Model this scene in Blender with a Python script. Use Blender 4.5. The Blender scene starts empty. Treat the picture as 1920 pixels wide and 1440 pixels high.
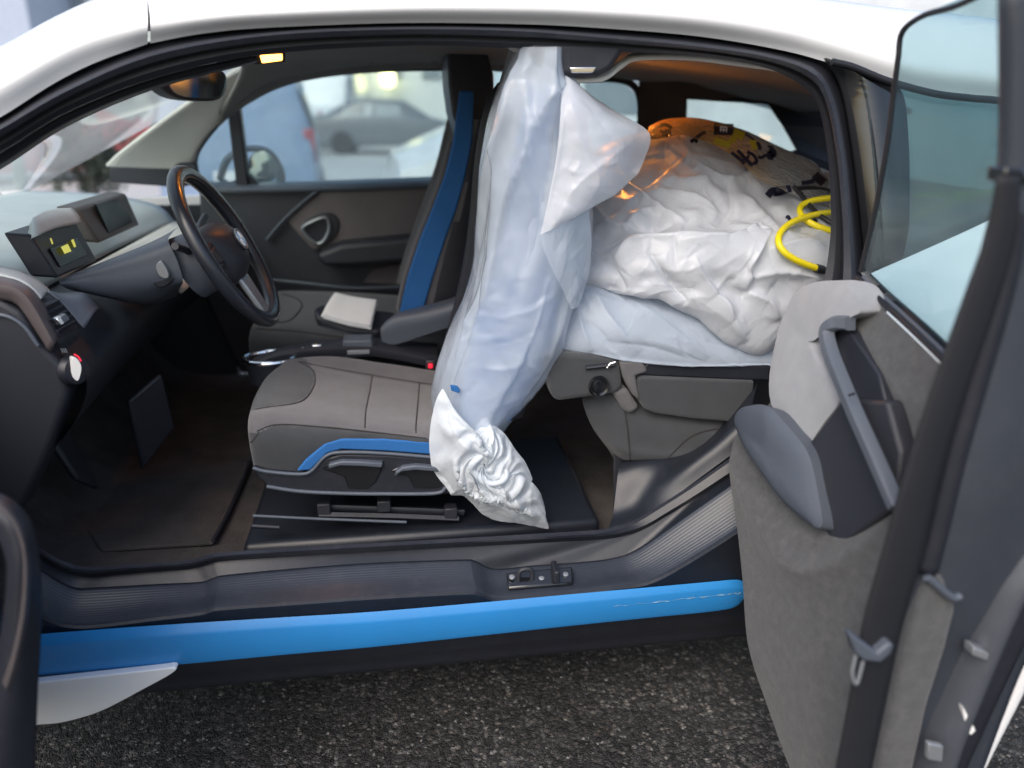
import bpy, bmesh, math, random
import numpy as np
from mathutils import Vector, Matrix
from mathutils.bvhtree import BVHTree
from mathutils import noise as mnoise

random.seed(7)
np.random.seed(7)
SC = bpy.context.scene
COL = SC.collection

# ------------------------------------------------------------------ camera
CAM = Vector((0.0, 0.0, 1.38))
PITCH, YAW, FPX = math.radians(20.2), math.radians(8.0), 1442.0
cam_data = bpy.data.cameras.new('camera')
cam = bpy.data.objects.new('camera', cam_data)
COL.objects.link(cam)
cam.location = CAM
cam.rotation_euler = (math.pi / 2 - PITCH, 0, -YAW)
cam_data.sensor_width = 36.0
cam_data.lens = FPX / 1920 * 36.0
cam_data.clip_start = 0.05
cam_data.clip_end = 500
cam_data.dof.use_dof = True
cam_data.dof.focus_distance = 1.62
cam_data.dof.aperture_fstop = 1.5
SC.camera = cam

# ------------------------------------------------------------------ sky, sun, exposure
SUN_EL, SUN_ROT = math.radians(48), math.radians(216)
world = bpy.data.worlds.new('World')
SC.world = world
world.use_nodes = True
wn, wl = world.node_tree.nodes, world.node_tree.links
wn.clear()
w_out = wn.new('ShaderNodeOutputWorld')
w_bg = wn.new('ShaderNodeBackground')
w_sky = wn.new('ShaderNodeTexSky')
w_hs = wn.new('ShaderNodeHueSaturation')
w_sky.sky_type = 'NISHITA'
w_sky.sun_disc = False
w_sky.sun_elevation = SUN_EL
w_sky.sun_rotation = SUN_ROT
w_sky.dust_density = 4.0
w_sky.air_density = 1.3
w_hs.inputs['Saturation'].default_value = 1.0
wl.new(w_sky.outputs[0], w_hs.inputs['Color'])
wl.new(w_hs.outputs[0], w_bg.inputs['Color'])
w_bg.inputs['Strength'].default_value = 0.15
wl.new(w_bg.outputs[0], w_out.inputs['Surface'])

sun_data = bpy.data.lights.new('sun', 'SUN')
sun_data.energy = 0.7
sun_data.angle = math.radians(40)
sun_data.color = (1.0, 0.99, 0.98)
sun = bpy.data.objects.new('sun', sun_data)
COL.objects.link(sun)
sdir = Vector((math.sin(SUN_ROT) * math.cos(SUN_EL), math.cos(SUN_ROT) * math.cos(SUN_EL), math.sin(SUN_EL)))
sun.rotation_euler = sdir.to_track_quat('Z', 'Y').to_euler()

SC.render.engine = 'CYCLES'
SC.view_settings.view_transform = 'Standard'
SC.view_settings.look = 'None'
SC.view_settings.gamma = 1.0
SC.view_settings.use_curve_mapping = False
SC.view_settings.exposure = 0.68
try:
    SC.cycles.max_bounces = 10
    SC.cycles.transparent_max_bounces = 12
except Exception:
    pass

# ------------------------------------------------------------------ placing helpers
_f = Vector((math.sin(YAW) * math.cos(PITCH), math.cos(YAW) * math.cos(PITCH), -math.sin(PITCH)))
_r = Vector((math.cos(YAW), -math.sin(YAW), 0))
_u = _r.cross(_f)


def ray(px, py):
    return _f + _r * ((px - 960) / FPX) + _u * ((720 - py) / FPX)


def A(px, py, Y):
    d = ray(px, py)
    return CAM + d * ((Y - CAM.y) / d.y)


def AX(px, py, X):
    d = ray(px, py)
    return CAM + d * ((X - CAM.x) / d.x)


def AZ(px, py, Z):
    d = ray(px, py)
    return CAM + d * ((Z - CAM.z) / d.z)


def body_y(z):
    t = max(0.0, min(1.0, (z - 0.95) / 0.55))
    return 1.40 + 0.14 * t ** 1.2


def AB(px, py, off=0.0):
    y = 1.5
    for _ in range(8):
        y = body_y(A(px, py, y).z) + off
    return A(px, py, y)


def R(pts, Y):
    return [A(p[0], p[1], p[2] if len(p) > 2 else Y) for p in pts]


def cr(pts, n, closed=False):
    """Catmull-Rom through pts, n samples evenly spread by control index."""
    P = [Vector(p) for p in pts]
    k = len(P)
    if k == 2 and not closed:
        return [P[0].lerp(P[1], i / (n - 1)) for i in range(n)]
    out = []
    seg = k if closed else k - 1
    for i in range(n):
        t = i / n * seg if closed else i / (n - 1) * seg
        a = min(int(t), seg - 1)
        t -= a
        if closed:
            p0, p1, p2, p3 = P[(a - 1) % k], P[a % k], P[(a + 1) % k], P[(a + 2) % k]
        else:
            p1, p2 = P[a], P[a + 1]
            p0 = P[a - 1] if a > 0 else p1 * 2 - p2
            p3 = P[a + 2] if a + 2 < k else p2 * 2 - p1
        out.append(0.5 * (2 * p1 + (p2 - p0) * t + (2 * p0 - 5 * p1 + 4 * p2 - p3) * t * t + (3 * p1 - p0 - 3 * p2 + p3) * t ** 3))
    return out


def even(pts, n):
    """resample a polyline by arc length"""
    d = [0.0]
    for i in range(1, len(pts)):
        d.append(d[-1] + (pts[i] - pts[i - 1]).length)
    out, j = [], 0
    for i in range(n):
        s = d[-1] * i / (n - 1)
        while j < len(d) - 2 and d[j + 1] < s:
            j += 1
        w = (s - d[j]) / max(d[j + 1] - d[j], 1e-9)
        out.append(pts[j].lerp(pts[j + 1], max(0, min(1, w))))
    return out


WL = {}          # world location of every object built, for parenting


def make(name, V, Fc, mat, parent=None, smooth=True, sharp=40, uv=None):
    V = [Vector(v) for v in V]
    c = Vector((0, 0, 0))
    for v in V:
        c += v
    c /= max(1, len(V))
    me = bpy.data.meshes.new(name)
    me.from_pydata([tuple(v - c) for v in V], [], Fc)
    me.validate()
    me.update()
    bm = bmesh.new()
    bm.from_mesh(me)
    bmesh.ops.recalc_face_normals(bm, faces=bm.faces)
    bm.to_mesh(me)
    bm.free()
    if smooth:
        me.shade_smooth()
        if sharp:
            me.set_sharp_from_angle(angle=math.radians(sharp))
    for m in (mat if isinstance(mat, (list, tuple)) else [mat]):
        me.materials.append(m)
    o = bpy.data.objects.new(name, me)
    COL.objects.link(o)
    put(o, c, parent)
    return o


def put(o, loc, parent):
    o.location = loc - (WL[parent.name] if parent else Vector((0, 0, 0)))
    if parent:
        o.parent = parent
    WL[o.name] = Vector(loc)


def empty(name, loc, label, cat, group=None):
    o = bpy.data.objects.new(name, None)
    o.empty_display_size = 0.2
    COL.objects.link(o)
    o.location = loc
    WL[o.name] = Vector(loc)
    tag(o, label, cat, group)
    return o


def tag(o, label=None, cat=None, group=None, kind=None):
    if label: o['label'] = label
    if cat: o['category'] = cat
    if group: o['group'] = group
    if kind: o['kind'] = kind
    return o


def gridfaces(n, m, cl_n=False, cl_m=False, off=0):
    F = []
    for i in range(n if cl_n else n - 1):
        for j in range(m if cl_m else m - 1):
            a, b = i, (i + 1) % n
            c, d = j, (j + 1) % m
            F.append((off + a * m + c, off + b * m + c, off + b * m + d, off + a * m + d))
    return F


def surf_grid(rows, nu, nv, lin_v=False, by_len=False):
    RR = [(even(cr(r, nu * 3), nu) if by_len else cr(r, nu)) for r in rows]
    if lin_v:
        return RR
    cols = [cr([RR[i][j] for i in range(len(RR))], nv) for j in range(nu)]
    return [[cols[j][i] for j in range(nu)] for i in range(nv)]


def loft(name, rows, mat, parent=None, nu=30, nv=14, thick=0.0, lin_v=False, by_len=False, bevel=0, sharp=40, off=0):
    G = surf_grid(rows, nu, nv, lin_v, by_len)
    V = [v for r in G for v in r]
    o = make(name, V, gridfaces(len(G), nu), mat, parent, sharp=sharp)
    if thick:
        m = o.modifiers.new('solid', 'SOLIDIFY')
        m.thickness = thick
        m.offset = off
    if bevel:
        m = o.modifiers.new('bev', 'BEVEL')
        m.width = bevel
        m.segments = 2
    return o


def plate(name, pts, depth, mat, parent=None, bevel=0.004, smooth_n=0, seg=2, puff=0.0):
    """closed outline with a real thickness along the vector depth; puff domes the front"""
    P = [Vector(p) for p in pts]
    if smooth_n:
        P = cr(P, smooth_n, closed=True)
    n = len(P)
    d = Vector(depth)
    if puff:
        c = sum(P, Vector()) / n
        V, Fc = [], []
        K = 7
        dn = d.normalized()
        V += [p + d for p in P]
        for k in range(K):
            t = k / K
            V += [P[i].lerp(c, t * 0.97) - dn * puff * math.sin(min(1, t * 1.35) * math.pi / 2) ** 0.7 for i in range(n)]
        Fc = gridfaces(K + 1, n, cl_m=True)
        Fc.append(tuple(range(n)))
        Fc.append(tuple(range(K * n, K * n + n)))
        o = make(name, V, Fc, mat, parent, sharp=60)
    else:
        V = P + [p + d for p in P]
        Fc = [tuple(range(n)), tuple(range(2 * n - 1, n - 1, -1))]
        Fc += [(i, (i + 1) % n, n + (i + 1) % n, n + i) for i in range(n)]
        o = make(name, V, Fc, mat, parent, sharp=35)
        if bevel:
            m = o.modifiers.new('bev', 'BEVEL')
            m.width = bevel
            m.segments = seg
            m.limit_method = 'ANGLE'
    return o


def tube_geo(pts, r, res=8, closed=False, flat=1.0, n=None, cap=True):
    P = [Vector(p) for p in pts]
    if n:
        P = cr(P, n, closed)
    k = len(P)
    rr = r if callable(r) else (lambda t: r)
    V, Fc = [], []
    ref = Vector((0, 0, 1))
    prev = None
    for i in range(k):
        if closed:
            t = P[(i + 1) % k] - P[i - 1]
        else:
            t = P[min(i + 1, k - 1)] - P[max(i - 1, 0)]
        t.normalize()
        if prev is None:
            a = t.cross(ref)
            if a.length < 1e-3:
                a = t.cross(Vector((1, 0, 0)))
        else:
            a = prev - t * prev.dot(t)
        a.normalize()
        prev = a
        b = t.cross(a)
        rad = rr(i / max(1, k - 1))
        for j in range(res):
            an = 2 * math.pi * j / res
            V.append(P[i] + a * math.cos(an) * rad + b * math.sin(an) * rad * flat)
    Fc = gridfaces(k, res, cl_n=closed, cl_m=True)
    if not closed and cap:
        Fc.append(tuple(range(res)))
        Fc.append(tuple(range((k - 1) * res, k * res)))
    return V, Fc


def tube(name, pts, r, mat, parent=None, res=8, closed=False, flat=1.0, n=None):
    V, Fc = tube_geo(pts, r, res, closed, flat, n)
    return make(name, V, Fc, mat, parent, sharp=60)


def box(name, c, size, mat, parent=None, rot=None, bevel=0.004, seg=2, taper=None):
    c = Vector(c)
    h = Vector(size) / 2
    M = rot if rot is not None else Matrix.Identity(3)
    V = []
    for z in (-1, 1):
        for y in (-1, 1):
            for x in (-1, 1):
                tx = taper[0] if (taper and z > 0) else 1
                ty = taper[1] if (taper and z > 0) else 1
                V.append(c + M @ Vector((x * h.x * tx, y * h.y * ty, z * h.z)))
    Fc = [(0, 1, 3, 2), (4, 6, 7, 5), (0, 4, 5, 1), (2, 3, 7, 6), (0, 2, 6, 4), (1, 5, 7, 3)]
    o = make(name, V, Fc, mat, parent, sharp=35)
    if bevel:
        m = o.modifiers.new('bev', 'BEVEL')
        m.width = bevel
        m.segments = seg
    return o


def lathe(name, prof, c, axis, mat, parent=None, n=24, closed_prof=False):
    """prof = (radius, height along axis)"""
    ax = Vector(axis).normalized()
    a = ax.cross(Vector((0, 0, 1)))
    if a.length < 1e-3:
        a = Vector((1, 0, 0))
    a.normalize()
    b = ax.cross(a)
    c = Vector(c)
    V = []
    for r, h in prof:
        for j in range(n):
            t = 2 * math.pi * j / n
            V.append(c + ax * h + (a * math.cos(t) + b * math.sin(t)) * r)
    Fc = gridfaces(len(prof), n, cl_n=closed_prof, cl_m=True)
    if not closed_prof:
        Fc.append(tuple(range(n)))
        Fc.append(tuple(range((len(prof) - 1) * n, len(prof) * n)))
    return make(name, V, Fc, mat, parent, sharp=40)


# ------------------------------------------------------------------ sheet buckling (a small cloth relaxation)
def crumple(G, slack=1.06, iters=60, found=0.02, bend=0.35, amp=(0.02, 0.04), seed=1, start=0.004, scale=9.0, fix=None):
    G = np.array([[list(p) for p in r] for r in G], dtype=float)
    n, m, _ = G.shape
    du = np.gradient(G, axis=1)
    dv = np.gradient(G, axis=0)
    N = np.cross(du, dv)
    N /= np.linalg.norm(N, axis=2, keepdims=True) + 1e-9
    c = G.reshape(-1, 3).mean(0)
    toward = np.array(CAM) - c
    if (N.reshape(-1, 3) @ toward).mean() < 0:
        N = -N
    rng = np.random.RandomState(seed)
    nz = np.zeros((n, m))
    off = Vector(rng.rand(3) * 50)
    for i in range(n):
        for j in range(m):
            p = Vector(G[i, j]) * scale + off
            nz[i, j] = mnoise.noise(p) + 0.5 * mnoise.noise(p * 2.3) + 0.25 * mnoise.noise(p * 5.1)
    P = G + N * (nz * start)[..., None]
    if np.isscalar(slack):
        slack = np.full((n, m), slack)

    def pairs(di, dj):
        i0, i1 = 0, n - di
        j0, j1 = max(0, -dj), m - max(0, dj)
        return (slice(i0, i1), slice(j0, j1)), (slice(i0 + di, i1 + di), slice(j0 + dj, j1 + dj))
    sets = []
    for di, dj, k in ((0, 1, .5), (1, 0, .5), (1, 1, .3), (1, -1, .3)):
        a, b = pairs(di, dj)
        L = np.linalg.norm(G[b] - G[a], axis=2) * slack[a]
        sets.append((a, b, L, k))
    bsets = []
    for di, dj in ((0, 2), (2, 0), (0, 4), (4, 0)):
        a, b = pairs(di, dj)
        L = np.linalg.norm(G[b] - G[a], axis=2) * (1 + (slack[a] - 1) * (0.75 if di + dj == 2 else 0.45))
        bsets.append((a, b, L, bend * (1 if di + dj == 2 else .5)))
    for it in range(iters):
        for a, b, L, k in sets + bsets:
            d = P[b] - P[a]
            l = np.linalg.norm(d, axis=2) + 1e-9
            corr = (d / l[..., None]) * ((l - L) * k * 0.45)[..., None]
            P[a] += corr
            P[b] -= corr
        D = P - G
        h = (D * N).sum(2)
        T = D - N * h[..., None]
        h = np.clip(h * (1 - found), -amp[0], amp[1])
        tl = np.linalg.norm(T, axis=2, keepdims=True) + 1e-9
        T = T * np.minimum(1, amp[1] / tl) * (1 - found)
        P = G + N * h[..., None] + T
        if fix is not None:
            P = np.where(fix[..., None], G, P)
    return P


def grid_obj(name, P, mat, parent=None, sharp=0, close=False):
    n, m, _ = P.shape
    return make(name, [Vector(p) for p in P.reshape(-1, 3)], gridfaces(n, m, cl_m=close), mat, parent, sharp=sharp)


def press(P, ridges, rand=0, seed=1, amp=(.003, .009), width=(5, 14), length=(40, 130), ang=(-60, 60), box_=None):
    """press sharp creases into a sheet: each ridge is a polyline laid over the sheet"""
    P = np.array(P, dtype=float)
    n, m, _ = P.shape
    du = np.gradient(P, axis=1)
    dv = np.gradient(P, axis=0)
    N = np.cross(du, dv)
    N /= np.linalg.norm(N, axis=2, keepdims=True) + 1e-9
    C0 = np.array(CAM)
    sgn = np.sign((N * (C0 - P)).sum(2))
    if (sgn > 0).mean() < .5:
        N = -N
    fw = np.clip((N * (C0 - P)).sum(2) / np.linalg.norm(C0 - P, axis=2) * 2.5, 0, 1)
    Q = P - C0
    zz = Q @ np.array(_f)
    X = 960 + FPX * (Q @ np.array(_r)) / zz
    Yp = 720 - FPX * (Q @ np.array(_u)) / zz
    rg = random.Random(seed)
    L = list(ridges)
    bx = box_ or (X.min(), Yp.min(), X.max(), Yp.max())
    for _ in range(rand):
        a = math.radians(rg.uniform(*ang))
        l = rg.uniform(*length)
        x, y = rg.uniform(bx[0], bx[2]), rg.uniform(bx[1], bx[3])
        k = rg.uniform(-.3, .3) * l
        dx, dy = math.cos(a) * l / 2, math.sin(a) * l / 2
        w = rg.uniform(*width)
        L.append(([(x - dx, y - dy), (x - dy * k / l, y + dx * k / l), (x + dx, y + dy)], rg.choice((1, 1, -1)) * rg.uniform(*amp), w, w * rg.uniform(.5, 2.2)))
    H = np.zeros((n, m))
    for pts, a, w1, w2 in L:
        pl = cr([Vector((*q, 0)) for q in pts], 6 * len(pts))
        best = np.full((n, m), 1e9)
        side = np.zeros((n, m))
        tt = np.zeros((n, m))
        for i in range(len(pl) - 1):
            ax, ay, bx_, by_ = pl[i].x, pl[i].y, pl[i + 1].x, pl[i + 1].y
            ex, ey = bx_ - ax, by_ - ay
            l2 = ex * ex + ey * ey + 1e-9
            t = np.clip(((X - ax) * ex + (Yp - ay) * ey) / l2, 0, 1)
            d = np.hypot(X - ax - t * ex, Yp - ay - t * ey)
            b = d < best
            best = np.where(b, d, best)
            side = np.where(b, (X - ax) * ey - (Yp - ay) * ex, side)
            tt = np.where(b, (i + t) / (len(pl) - 1), tt)
        w = np.where(side > 0, w1, w2)
        env = np.sin(np.clip(tt, .0, 1.) * math.pi) ** .6
        H += a * env * np.exp(-best / w)
    return P + N * (H * fw)[..., None]


# ------------------------------------------------------------------ materials
def node_mat(name):
    m = bpy.data.materials.new(name)
    m.use_nodes = True
    m.node_tree.nodes.clear()
    return m, m.node_tree.nodes, m.node_tree.links


def pbr(name, col, rough=0.5, metal=0.0, var=0.12, vscale=6.0, bump=0.0, bscale=300.0, coat=0.0, spec=0.5, col2=None, emis=None, estr=0, sheen=0, rvar=0.08, dust=0.0):
    m, N, L = node_mat(name)
    out = N.new('ShaderNodeOutputMaterial')
    p = N.new('ShaderNodeBsdfPrincipled')
    L.new(p.outputs[0], out.inputs[0])
    tc = N.new('ShaderNodeTexCoord')
    geo = N.new('ShaderNodeNewGeometry')
    nz = N.new('ShaderNodeTexNoise')
    nz.inputs['Scale'].default_value = vscale
    nz.inputs['Detail'].default_value = 6
    nz.inputs['Roughness'].default_value = 0.62
    L.new(geo.outputs['Position'], nz.inputs['Vector'])
    mx = N.new('ShaderNodeMix')
    mx.data_type = 'RGBA'
    c2 = col2 if col2 else tuple(c * (1 - var) for c in col)
    c1 = col if col2 else tuple(min(1, c * (1 + var)) for c in col)
    mx.inputs['A'].default_value = (*c1, 1)
    mx.inputs['B'].default_value = (*c2, 1)
    rmp = N.new('ShaderNodeMapRange')
    rmp.inputs['From Min'].default_value = 0.3
    rmp.inputs['From Max'].default_value = 0.7
    L.new(nz.outputs['Fac'], rmp.inputs['Value'])
    L.new(rmp.outputs[0], mx.inputs['Factor'])
    last = mx.outputs['Result']
    if dust:
        dn = N.new('ShaderNodeTexNoise')
        dn.inputs['Scale'].default_value = 38
        dn.inputs['Detail'].default_value = 8
        dn.inputs['Roughness'].default_value = 0.75
        L.new(geo.outputs['Position'], dn.inputs['Vector'])
        dr = N.new('ShaderNodeMapRange')
        dr.inputs['From Min'].default_value = 0.52
        dr.inputs['From Max'].default_value = 0.78
        dr.inputs['To Max'].default_value = dust
        L.new(dn.outputs['Fac'], dr.inputs['Value'])
        dm = N.new('ShaderNodeMix')
        dm.data_type = 'RGBA'
        dm.inputs['B'].default_value = (0.25, 0.23, 0.21, 1)
        L.new(last, dm.inputs['A'])
        L.new(dr.outputs[0], dm.inputs['Factor'])
        last = dm.outputs['Result']
    L.new(last, p.inputs['Base Color'])
    rr = N.new('ShaderNodeMapRange')
    rr.inputs['To Min'].default_value = max(0.02, rough - rvar)
    rr.inputs['To Max'].default_value = min(1, rough + rvar)
    L.new(nz.outputs['Fac'], rr.inputs['Value'])
    L.new(rr.outputs[0], p.inputs['Roughness'])
    p.inputs['Metallic'].default_value = metal
    p.inputs['Specular IOR Level'].default_value = spec
    p.inputs['Coat Weight'].default_value = coat
    p.inputs['Coat Roughness'].default_value = 0.05
    if sheen:
        p.inputs['Sheen Weight'].default_value = sheen
        p.inputs['Sheen Roughness'].default_value = 0.5
    if bump:
        bn = N.new('ShaderNodeTexNoise')
        bn.inputs['Scale'].default_value = bscale
        bn.inputs['Detail'].default_value = 3
        L.new(geo.outputs['Position'], bn.inputs['Vector'])
        b = N.new('ShaderNodeBump')
        b.inputs['Strength'].default_value = bump
        b.inputs['Distance'].default_value = 0.002
        L.new(bn.outputs['Fac'], b.inputs['Height'])
        L.new(b.outputs[0], p.inputs['Normal'])
    if emis:
        p.inputs['Emission Color'].default_value = (*emis, 1)
        p.inputs['Emission Strength'].default_value = estr
    return m


def schlick(N, L, normal=None):
    lw = N.new('ShaderNodeLayerWeight')
    lw.inputs['Blend'].default_value = 0.5
    if normal is not None:
        L.new(normal, lw.inputs['Normal'])
    pw = N.new('ShaderNodeMath')
    pw.operation = 'POWER'
    pw.inputs[1].default_value = 5.0
    L.new(lw.outputs['Facing'], pw.inputs[0])
    ma = N.new('ShaderNodeMath')
    ma.operation = 'MULTIPLY_ADD'
    ma.inputs[1].default_value = 0.96
    ma.inputs[2].default_value = 0.04
    L.new(pw.outputs[0], ma.inputs[0])
    return ma.outputs[0]


def film_mat(name, col, clear=0.12, rough=0.32, tint=None, trans=0.45, bump=0.25, bs=45, gloss=0.5, crease=0.45, stretch=0.8):
    m, N, L = node_mat(name)
    out = N.new('ShaderNodeOutputMaterial')
    geo = N.new('ShaderNodeNewGeometry')
    n1 = N.new('ShaderNodeTexNoise')
    n1.inputs['Scale'].default_value = bs
    n1.inputs['Detail'].default_value = 5
    n1.inputs['Distortion'].default_value = 1.6
    L.new(geo.outputs['Position'], n1.inputs['Vector'])
    b0 = N.new('ShaderNodeBump')
    b0.inputs['Strength'].default_value = bump
    b0.inputs['Distance'].default_value = 0.006
    L.new(n1.outputs['Fac'], b0.inputs['Height'])
    mp = N.new('ShaderNodeMapping')
    mp.inputs['Scale'].default_value = (1.0, 1.0, stretch)
    mp.inputs['Rotation'].default_value = (0, 0.25, 0)
    L.new(geo.outputs['Position'], mp.inputs['Vector'])
    hs = None
    for sc_, am in ((16, 1.0), (37, .5)):
        nr = N.new('ShaderNodeTexNoise')
        nr.inputs['Scale'].default_value = sc_
        nr.inputs['Detail'].default_value = 2
        nr.inputs['Distortion'].default_value = .8
        L.new(mp.outputs[0], nr.inputs['Vector'])
        sb_ = N.new('ShaderNodeMath'); sb_.operation = 'SUBTRACT'; sb_.inputs[1].default_value = .5
        L.new(nr.outputs['Fac'], sb_.inputs[0])
        ab = N.new('ShaderNodeMath'); ab.operation = 'ABSOLUTE'
        L.new(sb_.outputs[0], ab.inputs[0])
        mn = N.new('ShaderNodeMath'); mn.operation = 'MINIMUM'; mn.inputs[1].default_value = .11
        L.new(ab.outputs[0], mn.inputs[0])
        ml_ = N.new('ShaderNodeMath'); ml_.operation = 'MULTIPLY'; ml_.inputs[1].default_value = am
        L.new(mn.outputs[0], ml_.inputs[0])
        if hs is None:
            hs = ml_.outputs[0]
        else:
            ad = N.new('ShaderNodeMath'); ad.operation = 'ADD'
            L.new(hs, ad.inputs[0]); L.new(ml_.outputs[0], ad.inputs[1])
            hs = ad.outputs[0]
    b = N.new('ShaderNodeBump')
    b.invert = True
    b.inputs['Strength'].default_value = crease
    b.inputs['Distance'].default_value = 0.02
    L.new(hs, b.inputs['Height'])
    L.new(b0.outputs[0], b.inputs['Normal'])
    df = N.new('ShaderNodeBsdfDiffuse')
    tr = N.new('ShaderNodeBsdfTranslucent')
    gl = N.new('ShaderNodeBsdfGlossy')
    tp = N.new('ShaderNodeBsdfTransparent')
    df.inputs['Color'].default_value = (*col, 1)
    tr.inputs['Color'].default_value = (*col, 1)
    tp.inputs['Color'].default_value = (*(tint or (1, 1, 1)), 1)
    gl.inputs['Roughness'].default_value = rough
    for s in (df, tr, gl):
        L.new(b.outputs[0], s.inputs['Normal'])
    m1 = N.new('ShaderNodeMixShader')
    m1.inputs[0].default_value = trans
    L.new(df.outputs[0], m1.inputs[1])
    L.new(tr.outputs[0], m1.inputs[2])
    m2 = N.new('ShaderNodeMixShader')
    m2.inputs[0].default_value = clear
    n2 = N.new('ShaderNodeTexNoise')
    n2.inputs['Scale'].default_value = 7
    L.new(geo.outputs['Position'], n2.inputs['Vector'])
    mr = N.new('ShaderNodeMapRange')
    mr.inputs['From Min'].default_value = 0.3
    mr.inputs['From Max'].default_value = 0.7
    mr.inputs['To Min'].default_value = clear * 0.6
    mr.inputs['To Max'].default_value = min(1, clear * 1.4)
    L.new(n2.outputs['Fac'], mr.inputs['Value'])
    L.new(mr.outputs[0], m2.inputs[0])
    L.new(m1.outputs[0], m2.inputs[1])
    L.new(tp.outputs[0], m2.inputs[2])
    fr = schlick(N, L, b.outputs[0])
    fm = N.new('ShaderNodeMath')
    fm.operation = 'MULTIPLY'
    fm.inputs[1].default_value = gloss
    L.new(fr, fm.inputs[0])
    m3 = N.new('ShaderNodeMixShader')
    L.new(fm.outputs[0], m3.inputs[0])
    L.new(m2.outputs[0], m3.inputs[1])
    L.new(gl.outputs[0], m3.inputs[2])
    L.new(m3.outputs[0], out.inputs[0])
    return m


def glass_mat(name, tint, dens=1.0, haze=0.0):
    m, N, L = node_mat(name)
    out = N.new('ShaderNodeOutputMaterial')
    tp = N.new('ShaderNodeBsdfTransparent')
    tp.inputs['Color'].default_value = (*tint, 1)
    gl = N.new('ShaderNodeBsdfGlossy')
    gl.inputs['Roughness'].default_value = 0.02
    df = N.new('ShaderNodeBsdfDiffuse')
    df.inputs['Color'].default_value = (0.6, 0.66, 0.66, 1)
    geo = N.new('ShaderNodeNewGeometry')
    nz = N.new('ShaderNodeTexNoise')
    nz.inputs['Scale'].default_value = 5
    L.new(geo.outputs['Position'], nz.inputs['Vector'])
    hz = N.new('ShaderNodeMapRange')
    hz.inputs['To Min'].default_value = haze * 0.5
    hz.inputs['To Max'].default_value = haze * 1.5
    L.new(nz.outputs['Fac'], hz.inputs['Value'])
    tl_ = N.new('ShaderNodeBsdfTranslucent')
    tl_.inputs['Color'].default_value = (0.80, 0.86, 0.86, 1)
    mh = N.new('ShaderNodeMixShader')
    mh.inputs[0].default_value = 0.75
    L.new(df.outputs[0], mh.inputs[1])
    L.new(tl_.outputs[0], mh.inputs[2])
    m0 = N.new('ShaderNodeMixShader')
    L.new(hz.outputs[0], m0.inputs[0])
    L.new(tp.outputs[0], m0.inputs[1])
    L.new(mh.outputs[0], m0.inputs[2])
    fr = schlick(N, L)
    m1 = N.new('ShaderNodeMixShader')
    L.new(fr, m1.inputs[0])
    L.new(m0.outputs[0], m1.inputs[1])
    L.new(gl.outputs[0], m1.inputs[2])
    L.new(m1.outputs[0], out.inputs[0])
    return m


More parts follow.
